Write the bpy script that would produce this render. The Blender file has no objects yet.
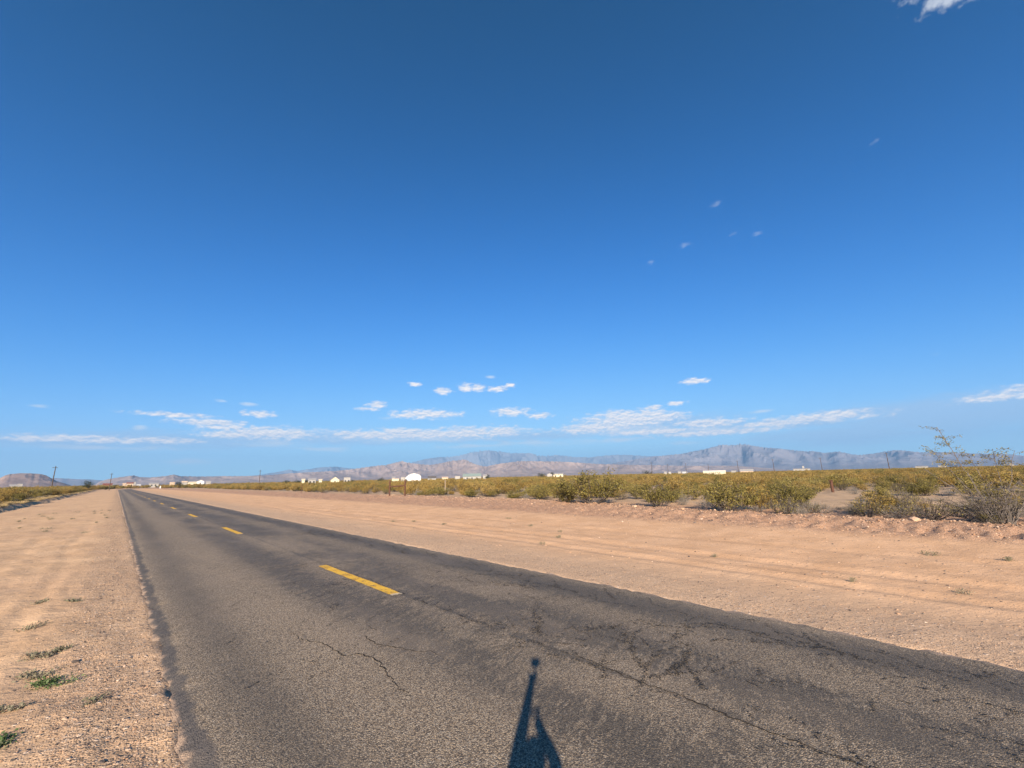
import bpy, bmesh, math, random
import numpy as np
from mathutils import Vector, Matrix, Euler

R = math.radians
rnd = random.Random(7)
sc = bpy.context.scene
COL = sc.collection
EYE = 2.2                      # lens height: the camera is held overhead on a raised arm

# ------------------------------------------------------------------ helpers
def tag(o, label=None, cat=None, group=None, kind=None):
    if label: o['label'] = label
    if cat: o['category'] = cat
    if group: o['group'] = group
    if kind: o['kind'] = kind
    return o

def empty(name, loc=(0, 0, 0), rz=0.0):
    o = bpy.data.objects.new(name, None)
    o.empty_display_size = .2
    COL.objects.link(o); o.location = loc; o.rotation_euler = (0, 0, rz)
    return o

def obj(name, me, parent=None, loc=None):
    o = bpy.data.objects.new(name, me)
    COL.objects.link(o)
    if parent: o.parent = parent
    if loc is not None: o.location = loc
    return o

def copy_tree(o, parent=None):
    c = o.copy(); COL.objects.link(c)
    if parent: c.parent = parent
    for ch in list(o.children): copy_tree(ch, c)
    return c

class MB:
    """collects shapes, builds one mesh"""
    def __init__(s): s.v = []; s.f = []; s.m = []
    def poly(s, pts, mi=0):
        b = len(s.v); s.v += [tuple(p) for p in pts]; s.f.append(tuple(range(b, b + len(pts)))); s.m.append(mi)
    def box(s, x0, x1, y0, y1, z0, z1, mi=0):
        b = len(s.v)
        s.v += [(x0,y0,z0),(x1,y0,z0),(x1,y1,z0),(x0,y1,z0),(x0,y0,z1),(x1,y0,z1),(x1,y1,z1),(x0,y1,z1)]
        for q in ((0,3,2,1),(4,5,6,7),(0,1,5,4),(1,2,6,5),(2,3,7,6),(3,0,4,7)):
            s.f.append(tuple(b + i for i in q)); s.m.append(mi)
    def prism(s, prof, y0, y1, mi=0):
        """profile of (x, z) extruded along y"""
        n = len(prof); b = len(s.v)
        s.v += [(x, y0, z) for x, z in prof] + [(x, y1, z) for x, z in prof]
        s.f.append(tuple(b + i for i in range(n))); s.m.append(mi)
        s.f.append(tuple(b + n + i for i in reversed(range(n)))); s.m.append(mi)
        for i in range(n):
            j = (i + 1) % n
            s.f.append((b + i, b + n + i, b + n + j, b + j)); s.m.append(mi)
    def tube(s, pts, rad, n=3, mi=0, cap=False):
        pts = [Vector(p) for p in pts]; rings = []
        for i, p in enumerate(pts):
            d = (pts[min(i + 1, len(pts) - 1)] - pts[max(i - 1, 0)])
            if d.length < 1e-9: d = Vector((0, 0, 1))
            d.normalize()
            a = d.orthogonal().normalized(); c = d.cross(a)
            b = len(s.v); r = rad[i] if hasattr(rad, '__len__') else rad
            for k in range(n):
                t = 2 * math.pi * k / n
                s.v.append(tuple(p + a * (r * math.cos(t)) + c * (r * math.sin(t))))
            rings.append(b)
        for i in range(len(rings) - 1):
            for k in range(n):
                k2 = (k + 1) % n
                s.f.append((rings[i] + k, rings[i] + k2, rings[i + 1] + k2, rings[i + 1] + k)); s.m.append(mi)
        if cap:
            s.f.append(tuple(rings[0] + k for k in reversed(range(n)))); s.m.append(mi)
            s.f.append(tuple(rings[-1] + k for k in range(n))); s.m.append(mi)
    def mesh(s, name, mats, smooth=False):
        me = bpy.data.meshes.new(name)
        me.from_pydata(s.v, [], s.f)
        for m in (mats if isinstance(mats, (list, tuple)) else [mats]): me.materials.append(m)
        if any(s.m): me.polygons.foreach_set('material_index', s.m)
        if smooth: me.polygons.foreach_set('use_smooth', [True] * len(me.polygons))
        me.update()
        return me

# numpy gradient noise
def _hash(ix, iy, seed):
    h = (ix.astype(np.int64) * 374761393 + iy.astype(np.int64) * 668265263 + seed * 1442695041) & 0xffffffff
    h = ((h ^ (h >> 13)) * 1274126177) & 0xffffffff
    return (h ^ (h >> 16)) & 0xffff
def perlin(x, y, seed=0):
    x = np.asarray(x, float); y = np.asarray(y, float)
    ix = np.floor(x); iy = np.floor(y); fx = x - ix; fy = y - iy
    def g(dx, dy):
        a = _hash(ix + dx, iy + dy, seed) * (2 * math.pi / 65536)
        return np.cos(a) * (fx - dx) + np.sin(a) * (fy - dy)
    u = fx * fx * fx * (fx * (fx * 6 - 15) + 10); v = fy * fy * fy * (fy * (fy * 6 - 15) + 10)
    a = g(0, 0) * (1 - u) + g(1, 0) * u; b = g(0, 1) * (1 - u) + g(1, 1) * u
    return (a * (1 - v) + b * v) * 1.5
def fbm(x, y, oct=4, seed=0, gain=.5):
    s = 0; a = 1.0
    for i in range(oct):
        s = s + a * perlin(np.asarray(x) * 2 ** i + 17.3 * i, np.asarray(y) * 2 ** i - 9.1 * i, seed + i); a *= gain
    return s
def ridged(x, y, oct=5, seed=0, gain=.52):
    s = 0; a = 1.0; w = 1.0
    for i in range(oct):
        n = 1 - np.abs(perlin(np.asarray(x) * 2.1 ** i + 5.7 * i, np.asarray(y) * 2.1 ** i + 3.3 * i, seed + i)) * 1.4
        n = np.clip(n, 0, 1) ** 2 * w
        s = s + a * n; w = np.clip(n * 1.6, 0, 1); a *= gain
    return s
def sstep(a, b, x):
    t = np.clip((np.asarray(x, float) - a) / (b - a), 0, 1); return t * t * (3 - 2 * t)

# ------------------------------------------------------------------ node helper
class NT:
    def __init__(s, mat): s.t = mat.node_tree; s.n = s.t.nodes; s.l = s.t.links
    def put(s, sock, val):
        if val is None: return
        if isinstance(val, bpy.types.NodeSocket): s.l.new(val, sock)
        elif hasattr(val, 'outputs'): s.l.new(val.outputs[0], sock)
        else:
            if sock.type == 'RGBA' and len(val) == 3: val = (*val, 1)
            sock.default_value = val
    def add(s, typ, _out=0, _props=None, **kw):
        n = s.n.new(typ)
        for k, v in (_props or {}).items(): setattr(n, k, v)
        for k, v in kw.items():
            key = int(k[1:]) if k[0] == 'i' and k[1:].isdigit() else k.replace('_', ' ')
            s.put(n.inputs[key], v)
        return n.outputs[_out]
    def math(s, op, a, b=None, c=None, clamp=False):
        return s.add('ShaderNodeMath', 0, dict(operation=op, use_clamp=clamp), i0=a, i1=b, i2=c)
    def vm(s, op, a, b=None, c=None, out=0):
        return s.add('ShaderNodeVectorMath', out, dict(operation=op), i0=a, i1=b, i2=c)
    def mix(s, f, a, b, blend='MIX'):
        n = s.n.new('ShaderNodeMix'); n.data_type = 'RGBA'; n.blend_type = blend
        s.put(n.inputs[0], f); s.put(n.inputs[6], a); s.put(n.inputs[7], b); return n.outputs[2]
    def ramp(s, x, lo, hi, a=0.0, b=1.0):
        n = s.n.new('ShaderNodeMapRange'); n.interpolation_type = 'SMOOTHSTEP'
        for i, v in enumerate((x, lo, hi, a, b)): s.put(n.inputs[i], v)
        return n.outputs[0]
    def noise(s, vec, scale, detail=3, rough=.5, dist=0.0, out=0):
        return s.add('ShaderNodeTexNoise', out, None, Vector=vec, Scale=scale, Detail=detail, Roughness=rough, Distortion=dist)
    def vor(s, vec, scale, out=0, feature='F1', rand=1.0):
        return s.add('ShaderNodeTexVoronoi', out, dict(feature=feature), Vector=vec, Scale=scale, Randomness=rand)
    def scale(s, vec, v): return s.vm('MULTIPLY', vec, v)
    def crgb(s, x, stops):
        n = s.n.new('ShaderNodeValToRGB'); e = n.color_ramp.elements
        while len(e) < len(stops): e.new(.5)
        for q, (p, c) in zip(e, stops): q.position = p; q.color = (*c, 1)
        s.put(n.inputs[0], x); return n.outputs[0]
    def bump(s, h, dist, strength=1.0, normal=None):
        return s.add('ShaderNodeBump', 0, None, Height=h, Distance=dist, Strength=strength, Normal=normal)

def new_mat(name):
    m = bpy.data.materials.new(name); m.use_nodes = True
    b = m.node_tree.nodes['Principled BSDF']; b.inputs['Roughness'].default_value = .9
    b.inputs['Specular IOR Level'].default_value = .15
    return m, NT(m), b

def plain(name, col, rough=.8, var=.12, scale=1.5, metal=0.0, spec=.2):
    m, t, b = new_mat(name)
    P = t.add('ShaderNodeTexCoord', 3)
    n = t.noise(P, scale, 5, .6)
    k = t.ramp(n, .25, .75, 1 - var, 1 + var)
    t.put(b.inputs['Base Color'], t.vm('SCALE', col, None) if False else t.mix(1.0, col, t.add('ShaderNodeCombineColor', 0, None, i0=k, i1=k, i2=k), 'MULTIPLY'))
    b.inputs['Roughness'].default_value = rough; b.inputs['Metallic'].default_value = metal
    b.inputs['Specular IOR Level'].default_value = spec
    return m

# ------------------------------------------------------------------ world, sun, camera
SUN_EL, SUN_TO = 20.85, 44.72            # the light travels towards bearing 44.72 (bearings run from +Y towards +X)
w = bpy.data.worlds.new('World'); sc.world = w; w.use_nodes = True
W = NT(w); bg = W.n['Background']
sky = W.n.new('ShaderNodeTexSky'); sky.sky_type = 'NISHITA'; sky.sun_disc = False
sky.sun_elevation = R(SUN_EL); sky.sun_rotation = R(SUN_TO + 180)
sky.altitude = 900; sky.air_density = .72; sky.dust_density = 0; sky.ozone_density = 6.0
# deeper zenith and softer horizon than the raw sky: one response curve per channel
_sp = W.add('ShaderNodeSeparateColor', 0, None, i0=sky.outputs[0]).node
_ch = []
for i, (a_, g_, b_) in enumerate(((.76, 2.5, .337), (.922, 1.5, .149), (.626, 2.1, .149))):
    p_ = W.math('MULTIPLY', W.math('POWER', _sp.outputs[i], g_), a_)
    _ch.append(W.math('DIVIDE', p_, W.math('MULTIPLY_ADD', p_, b_, 1.0)))
SKYCOL = W.add('ShaderNodeCombineColor', 0, None, i0=_ch[0], i1=_ch[1], i2=_ch[2])
D = W.add('ShaderNodeTexCoord', 0)                       # world: view direction
sx = W.add('ShaderNodeSeparateXYZ', 0, None, i0=D)
sep = sx.node
az = W.math('MULTIPLY', W.math('ARCTAN2', sep.outputs[0], sep.outputs[1]), 180 / math.pi)
el = W.math('MULTIPLY', W.math('ARCSINE', sep.outputs[2]), 180 / math.pi)
AE = W.add('ShaderNodeCombineXYZ', 0, None, i0=az, i1=el)
# clouds: bearing, elevation, half width, half height (degrees)
CUMULUS = [(12.6,5.75,4.6,.62),(9.5,5.5,3.2,.4),(15.0,5.75,1.8,.5),(6.91,6.6,2.9,.36),(3.58,7.29,2.7,.22),(11.3,7.89,1.5,.3),(7.9,6.2,2.2,.25),
 (-2.5,4.5,5.0,.3),(-5.5,4.4,2.2,.25),(3.2,4.6,2.6,.25),
 (31,5.85,11.5,.52),(24,5.75,4.6,.5),(28,6.05,3.4,.5),(36.5,6.05,4.0,.6),(41,6.15,2.6,.55),(31.08,8.5,3.6,.5),(28.2,8.3,1.6,.3),(24.59,9.58,1.05,.32),(23.74,9.04,1.2,.2),
 (29.39,12.47,.75,.25),(33.17,11.6,1.0,.36),(36.4,12.1,.9,.45),(38.0,12.0,.9,.4),(40.61,11.85,1.1,.32),(42.57,12.36,.6,.25),(42.48,8.7,1.9,.5),(46.4,8.05,1.5,.32),
 (58.1,7.05,5.2,.85),(57.2,7.65,2.8,.55),(60.8,7.55,2.3,.55),(54.3,6.3,4.2,.5),(62.6,7.1,2.4,.5),(67.9,5.95,3.6,.42),(52.2,5.9,3.4,.35),(68.5,4.75,6.2,.28),(61,5.3,5,.3),
 (78.78,5.6,4.3,.45),(80.5,5.85,2.4,.35),(74.2,5.4,2.4,.3),(92.3,6.0,2.3,.3),(95,6.3,3.0,.4),(66.75,11.27,1.3,.3),(61.24,8.32,1.0,.28),(64.1,8.74,1.0,.22),
]
HIGH = [(100.0,39.8,2.8,1.1),(97.4,40.0,2.2,.9),(103,39.0,2.4,1.0),(101,41.3,5,1.6)]
WISPS = [(13.25,4.5,3.6,.42),(.94,5.87,.5,.25),(7.56,9.12,.7,.2),(9.99,8.97,.9,.2),(26.05,7.92,1.1,.26),(39.65,13.5,.7,.18),(54.3,4.4,5.4,.4),(46.3,4.4,5.2,.4),(36.85,4.2,5.3,.3),
 (64.8,3.66,1.8,.3),(73.6,6.88,1.0,.2),
 (6.3,2.5,3.5,.28),(19.3,3.9,3.4,.3),(-6.2,7.3,.7,.15),(-1,3.7,6.5,.25),(58,5.6,6.5,.6),(68.5,5.0,7.5,.5),(30,5.1,11,.35)]
FLECKS = [(88.3,31.8,.7,.22),(71.7,31.6,1.0,.3),(67.6,27.9,.6,.4),(73.3,27.8,.45,.2),(76,27.2,.7,.26),(62.7,26.8,.75,.26),(89,10.65,.5,.22)]
VEIL = [(4,4.6,9,.8),(20,5.2,8,.7),(45,5.4,9,.6),(88,5.4,9,1.0),(61,6.2,8,1.0),(88,4.6,8.5,1.5),(81,3.6,8,.9),(95,5.2,5,1.0),(58,5.9,7,.9),(68,5.2,7,.7),(31,5.3,12,.6),(11,5.0,6,.7),(-3,4.1,6.5,.5),(78,5.1,5,.5)]
def field(lst, k):
    acc = None
    for (a, e, hw, hh) in lst:
        q = W.vm('MULTIPLY_ADD', AE, (1 / (hw * 1.3), 1 / (hh * 1.35), 0), (-a / (hw * 1.3), -e / (hh * 1.35), 0))
        L = W.vm('LENGTH', q, out=1)
        v = W.math('SUBTRACT', 1.0, L)
        acc = v if acc is None else W.math('MAXIMUM', acc, v)
    return acc
CN = W.vm('MULTIPLY', AE, (.62, 1.15, 0))
n1 = W.noise(CN, 1.6, 7, .56, .12)
n1u = W.noise(W.vm('ADD', CN, (-.03, .15, 0)), 1.6, 7, .56, .12)
n2 = W.noise(W.vm('MULTIPLY', AE, (.22, 1.1, 0)), 1.3, 6, .6, .6)
fc = W.math('ADD', field(CUMULUS, 1), W.math('MULTIPLY', W.math('SUBTRACT', n1, .42), 2.3))
fw = W.math('ADD', field(WISPS, 1), W.math('MULTIPLY', W.math('SUBTRACT', n2, .55), 2.4))
ff = W.math('ADD', field(FLECKS, 1), W.math('MULTIPLY', W.math('SUBTRACT', n1, .5), 3.4))
fv = W.math('ADD', field(VEIL, 1), W.math('MULTIPLY', W.math('SUBTRACT', n2, .5), 1.5))
ac = W.ramp(fc, -.08, .95, 0, .93); aw = W.ramp(fw, -.15, 1.0, 0, .62); av = W.ramp(fv, -.35, .8, 0, .66)
lit = W.math('MULTIPLY_ADD', W.math('SUBTRACT', n1, n1u), 3.2, .62, clamp=True)
CLOUD_HI, CLOUD_LO, CLOUD_VEIL = (6.8, 6.1, 5.4), (2.9, 3.5, 4.6), (2.4, 3.3, 4.6)
ccol = W.mix(lit, CLOUD_LO, CLOUD_HI)
c0 = W.mix(av, SKYCOL, CLOUD_VEIL)
c0 = W.mix(W.ramp(ff, .1, 1.5, 0, .21), c0, (4.5, 4.8, 5.2))
nh = W.noise(W.vm('MULTIPLY', AE, (.9, 1.1, 0)), 1.0, 6, .6)
fh = W.math('ADD', field(HIGH, 1), W.math('MULTIPLY', W.math('SUBTRACT', nh, .45), 1.7))
c0 = W.mix(W.ramp(fh, -.15, .6, 0, .85), c0, (3.4, 3.7, 4.2))
c1 = W.mix(aw, c0, (4.6, 4.9, 5.2))
c2 = W.mix(ac, c1, ccol)
W.put(bg.inputs[0], c2); bg.inputs[1].default_value = .08

sun = bpy.data.lights.new('sun', 'SUN'); sun.energy = 5.0; sun.angle = R(.53); sun.color = (1, .86, .70)
so = bpy.data.objects.new('sun', sun); COL.objects.link(so)
ca, ce = R(SUN_TO), R(SUN_EL)
so.rotation_euler = Vector((math.sin(ca) * math.cos(ce), math.cos(ca) * math.cos(ce), -math.sin(ce))).to_track_quat('-Z', 'Y').to_euler()
so.location = (-20, -20, 30)

PITCH, ROLL, YAW, FPX = .218, -.0238, .7455, 420.0
def cam_ray(x, y):
    c, s = math.cos(ROLL), math.sin(ROLL); x, y = c * x - s * y, s * x + c * y
    c, s = math.cos(PITCH), math.sin(PITCH); fw_, up = c - s * y, s + c * y
    c, s = math.cos(YAW), math.sin(YAW); return Vector((x * c + fw_ * s, -x * s + fw_ * c, up))
f0 = cam_ray(0, 0); rx = cam_ray(1, 0) - f0; uy = cam_ray(0, 1) - f0
cam = bpy.data.cameras.new('camera'); co = bpy.data.objects.new('camera', cam); COL.objects.link(co)
M3 = Matrix((rx, uy, -f0)).transposed()
co.matrix_world = Matrix.Translation((0, 0, EYE)) @ M3.to_4x4()
cam.sensor_width = 36; cam.lens = FPX * 36 / 1024; cam.clip_start = .02; cam.clip_end = 90000
sc.camera = co
sc.view_settings.view_transform = 'Standard'; sc.view_settings.look = 'None'
sc.view_settings.exposure = 1.28; sc.view_settings.gamma = 1.0
sc.render.engine = 'CYCLES'
cy = sc.cycles
cy.max_bounces = 5; cy.diffuse_bounces = 2; cy.glossy_bounces = 2; cy.transmission_bounces = 3; cy.transparent_max_bounces = 48; cy.volume_bounces = 0
cy.use_denoising = True; cy.sample_clamp_indirect = 4

def bearing(a, d): return (math.sin(R(a)) * d, math.cos(R(a)) * d)

# ------------------------------------------------------------------ ground shape
XL, XR = .70, 7.67                       # road edges
def road_cx(y): return np.where(np.asarray(y) > 400, (np.asarray(y) - 400.) ** 2 * .0016, 0.0)
def scrub_edge(y): return np.interp(y, [-60, 0, 8, 15, 22, 30, 105, 340, 520, 1500], [24.5, 24.6, 25.2, 26.4, 28.6, 29.6, 31, 38, 12, 10])
def bank_x(y): return -9.4 + .55 * fbm(np.asarray(y) / 9., 3.1, 4, 31) - .0000175 * np.clip(np.asarray(y) - 110, 0, None) ** 2
def gz(x, y):
    x = np.asarray(x, float); y = np.asarray(y, float)
    u = x - road_cx(y)
    r = np.hypot(x, y)
    near = 1 - sstep(60, 200, r)
    z = .16 * fbm(x / 38., y / 38., 3, 3) * sstep(10, 60, np.abs(u - 4))
    # left verge, dropping gently to the cut bank
    left = -.02 - .05 * sstep(.4, -2, u) - .10 * sstep(-1.5, -8.5, u)
    left = left + near * (.012 * fbm(x / .33, y / .33, 3, 15) + .020 * fbm(x / .9, y / 1.7, 4, 11) + .03 * fbm(x / 3.1, y / 5., 2, 12))
    for tx, dp, wd in ((-.95, .012, .16), (-2.3, .012, .22), (-4.3, .012, .2)):      # wheel ruts
        q = (u - tx - .25 * perlin(y / 7., tx, 5)) / wd
        left = left - near * dp * np.exp(-q * q) + near * dp * .6 * np.exp(-(np.abs(q) - 1.7) ** 2 * 2)
    bk = bank_x(y)
    hb = .27 + .10 * perlin(y / 12., 7.7, 8)
    bank = sstep(0, -.2, u - bk)
    left = left + bank * (hb + .12) - .10 * np.exp(-((u - bk - .35) / .4) ** 2) + bank * .12 * fbm(x / 2.5, y / 2.5, 3, 14)
    # right verge
    rt = -.02 - .05 * sstep(8, 10.5, u) - .05 * sstep(10, 13, u) + .10 * sstep(15, 20, u)
    rt = rt + near * (.012 * fbm(x / .8, y / .8, 4, 21) + .03 * fbm(x / 4., y / 4., 2, 22))
    for tx, dp, wd in ((11.1, .03, .25), (12.9, .025, .28), (15.6, .015, .3)):
        q = (u - tx - .35 * perlin(y / 9., tx, 6)) / wd
        rt = rt - near * dp * np.exp(-q * q) + near * dp * .7 * np.exp(-(np.abs(q) - 1.8) ** 2 * 1.6)
    ed = scrub_edge(y)
    lump = np.clip(.55 + .6 * fbm(x / 1.6, y / 1.6, 4, 23), 0, 2)
    rt = rt + near * .20 * np.exp(-((u - ed + 2.2) / 1.8) ** 2) * lump + near * .14 * sstep(19, 21, u) * (1 - sstep(ed - .5, ed + 3, u)) * fbm(x / .5, y / .5, 3, 24)
    rt = rt + near * .12 * sstep(ed, ed + 4, u) * fbm(x / 3, y / 3, 3, 25)
    z = z + np.where(u < 4.2, left, rt)
    # pit under the asphalt
    wob = .08 * fbm(x / .6, y / .45, 4, 41)
    pit = sstep(XL - .05 + wob, XL + .22 + wob, u) * sstep(XR + .05 + wob * .5, XR - .22 + wob * .5, u)
    pit = pit * (1 - sstep(640, 700, y)) * (1 - sstep(-14, -22, y))
    return z * (1 - pit) - pit * .12

def gz1(x, y): return float(gz(np.array([x]), np.array([y]))[0])

azs = np.radians(np.concatenate([np.arange(-24, 112, .28), np.arange(112, 336, 4.)]))
rs = [.35]
while rs[-1] < 60: rs.append(rs[-1] * 1.0135 + .004)
while rs[-1] < 20000: rs.append(rs[-1] * 1.05)
rs = np.array(rs)
A, RR = np.meshgrid(azs, rs)
GX, GY = RR * np.sin(A), RR * np.cos(A)
GZ = gz(GX.ravel(), GY.ravel())
nA, nR = len(azs), len(rs)
verts = np.column_stack([GX.ravel(), GY.ravel(), GZ])
verts = np.vstack([verts, [[0, 0, gz1(0, 0)]]])
faces = []
idx = np.arange(nA * nR).reshape(nR, nA)
a = idx[:-1]; b = np.roll(a, -1, 1); d_ = idx[1:]; c = np.roll(d_, -1, 1)
quads = np.stack([a, d_, c, b], -1).reshape(-1, 4)[:, ::-1]
# orientation: bearings run clockwise, so (a, b, c, d) reversed faces up
fl = [tuple(q) for q in quads.tolist()]
cen = nA * nR
fl += [(cen, (i + 1) % nA, i) for i in range(nA)]
gme = bpy.data.meshes.new('ground'); gme.from_pydata(verts.tolist(), [], fl); gme.update()
if gme.polygons[0].normal.z < 0: gme.flip_normals()
gme.polygons.foreach_set('use_smooth', [True] * len(gme.polygons))
ground = tag(obj('ground', gme), 'sandy desert ground and verges reaching to the horizon', 'ground', kind='structure')

# ground material
m, t, b = new_mat('desert_sand')
P = t.add('ShaderNodeTexCoord', 3)
px = t.add('ShaderNodeSeparateXYZ', 0, None, i0=P).node
X, Y = px.outputs[0], px.outputs[1]
big = t.noise(P, .11, 4, .55); med = t.noise(P, .8, 5, .6); fine = t.noise(P, 9, 5, .65); tiny = t.noise(P, 70, 3, .6)
rightness = t.ramp(X, 3.5, 5.0)
lsand = t.mix(t.ramp(med, .3, .7), (.53, .34, .195), (.65, .43, .255))
lsand = t.mix(t.ramp(big, .42, .62, 0, .45), lsand, (.50, .32, .20))
# darker slanted streaks in the colour of the left verge
streakv = t.vm('MULTIPLY', t.add('ShaderNodeVectorRotate', 0, dict(rotation_type='Z_AXIS'), Vector=P, Angle=R(28)), (.55, 2.6, 1))
drag = t.ramp(t.noise(streakv, 1.1, 5, .6, .4), .52, .68, 0, .35)
lsand = t.mix(drag, lsand, (.36, .245, .155))
rsand = t.mix(t.ramp(med, .3, .7), (.58, .35, .195), (.69, .43, .25))
grav = t.ramp(X, 12.0, 8.6)                                   # greyer gravelly shoulder
rsand = t.mix(t.math('MULTIPLY', grav, .75), rsand, (.53, .365, .235))
redz = t.math('MULTIPLY', t.ramp(X, 18.5, 21), t.ramp(X, 33, 27))
rsand = t.mix(t.math('MULTIPLY', redz, .7), rsand, (.47, .255, .155))
ruts = t.ramp(t.noise(t.vm('MULTIPLY', P, (1.0, .12, 1)), .9, 5, .55, .5), .55, .7, 0, .18)
rsand = t.mix(ruts, rsand, (.40, .245, .150))
sand = t.mix(rightness, lsand, rsand)
# gravel flecks: mostly along the road edges and in the stony strip
strip = t.math('MULTIPLY', t.ramp(X, -.65, .05), t.ramp(X, 1.2, .9))
shoulder = t.math('MULTIPLY', t.ramp(X, 6, 7), t.ramp(X, 10.2, 7.8))
stony = t.math('MULTIPLY', t.ramp(X, 18.5, 20.5), t.ramp(X, 36, 30))
gmask = t.math('ADD', t.math('MULTIPLY_ADD', rightness, .06, .07), t.math('ADD', t.math('MULTIPLY', strip, .8), t.math('ADD', t.math('MULTIPLY', shoulder, .5), t.math('MULTIPLY', stony, .8))), clamp=True)
vcol = t.vor(P, 55, out=1); vd = t.vor(P, 55, out=0)
vr = t.add('ShaderNodeSeparateColor', 0, None, i0=vcol).node
fleck = t.crgb(vr.outputs[1], [(0, (.07, .055, .05)), (.3, (.20, .14, .10)), (.55, (.42, .29, .20)), (.85, (.52, .38, .27)), (1, (.70, .58, .46))])
fmask = t.math('MULTIPLY', t.math('LESS_THAN', vr.outputs[0], gmask), t.ramp(vd, .62, .42))
sand = t.mix(t.math('MULTIPLY', fmask, .8), sand, fleck)
v2c = t.vor(P, 14, out=1); v2 = t.add('ShaderNodeSeparateColor', 0, None, i0=v2c).node
v2d = t.vor(P, 14, out=0)
m2 = t.math('MULTIPLY', t.math('LESS_THAN', v2.outputs[0], t.math('MULTIPLY', gmask, .35)), t.ramp(v2d, .42, .28))
sand = t.mix(t.math('MULTIPLY', m2, .85), sand, t.crgb(v2.outputs[1], [(0, (.12, .09, .08)), (.5, (.40, .27, .18)), (1, (.66, .52, .40))]))
# paler soil under the scrub, then the far plain with its mat of brush
wild = t.ramp(t.math('ABSOLUTE', t.math('SUBTRACT', X, 8)), 19.5, 26)
pale = t.mix(t.ramp(med, .35, .65), (.44, .32, .21), (.34, .25, .165))
sand = t.mix(t.math('MULTIPLY', wild, .8), sand, pale)
rr = t.vm('LENGTH', P, out=1)
plain_c = t.mix(t.ramp(t.noise(P, .012, 6, .7), .38, .62), (.155, .115, .045), (.27, .205, .115))
sand = t.mix(t.ramp(rr, 500, 1300), sand, plain_c)
fan = t.mix(t.ramp(t.noise(P, .002, 5, .6), .4, .6), (.40, .31, .23), (.30, .235, .17))
sand = t.mix(t.ramp(rr, 2600, 4200), sand, fan)
t.put(b.inputs['Base Color'], sand)
h = t.math('ADD', t.math('MULTIPLY', fine, .5), t.math('ADD', t.math('MULTIPLY', tiny, .12), t.math('MULTIPLY', t.noise(P, 2.8, 4, .6), .7)))
h = t.math('ADD', h, t.math('MULTIPLY', fmask, t.math('MULTIPLY', t.ramp(vd, .6, .1), .22)))
h = t.math('ADD', h, t.math('MULTIPLY', m2, t.math('MULTIPLY', t.ramp(v2d, .4, .05), .5)))
h = t.math('ADD', h, t.math('MULTIPLY', t.noise(streakv, 3.0, 4, .6), .5))
h = t.math('MULTIPLY', h, t.math('MULTIPLY_ADD', t.math('MULTIPLY', rightness, t.math('SUBTRACT', 1, stony)), -.35, .85))
t.put(b.inputs['Normal'], t.bump(h, .055, .8))
b.inputs['Roughness'].default_value = 1.0; b.inputs['Specular IOR Level'].default_value = .05
gme.materials.append(m)

# ------------------------------------------------------------------ road
us = np.concatenate([[.42, .52], np.arange(.60, 7.8, .12), [7.86, 7.96]])
vs = [-12.0]
while vs[-1] < 660: vs.append(vs[-1] + (.12 if vs[-1] < 14 else min(.12 + (vs[-1] - 14) * .012, 4)))
vs = np.array(vs)
U, V = np.meshgrid(us, vs)
edge = np.minimum(U - XL, XR - U)
zr = .03 * (1 - ((U - 4.19) / 3.49) ** 2) - .10 * sstep(.10, -.26, edge) - .012 * sstep(.32, .06, edge) * (U < 3)
zr += .006 * fbm(U / 1.3, V / 2.5, 2, 51) - .008 * np.exp(-((U - 2.0) / .5) ** 2) - .008 * np.exp(-((U - 6.0) / .5) ** 2)
zr += sstep(.3, .05, edge) * .028 * fbm(U / .25, V / .3, 3, 52)
# broken bite in the left edge a few metres ahead of the camera
for (bu, bv, br) in ((.70, 8.35, .16), (.66, 6.6, .12), (.78, 10.9, .10), (.66, 14.2, .14)):
    zr -= .07 * np.exp(-(((U - bu) / br) ** 2 + ((V - bv) / (br * 1.5)) ** 2))
RX = U + road_cx(V); slope = 0
rv = np.column_stack([RX.ravel(), V.ravel(), zr.ravel()])
nu, nv = len(us), len(vs)
ri = np.arange(nu * nv).reshape(nv, nu)
rq = np.stack([ri[:-1, :-1], ri[:-1, 1:], ri[1:, 1:], ri[1:, :-1]], -1).reshape(-1, 4)
rme = bpy.data.meshes.new('road'); rme.from_pydata(rv.tolist(), [], [tuple(q) for q in rq.tolist()]); rme.update()
uvl = rme.uv_layers.new(name='lane')
uu, vv = U.ravel(), V.ravel()
li = np.empty(len(rme.loops), int); rme.loops.foreach_get('vertex_index', li)
uvl.data.foreach_set('uv', np.column_stack([uu[li], vv[li]]).ravel())
rme.polygons.foreach_set('use_smooth', [True] * len(rme.polygons))
road = tag(obj('road', rme), 'worn two lane asphalt road with dark tar streaks', 'road', kind='structure')

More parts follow.
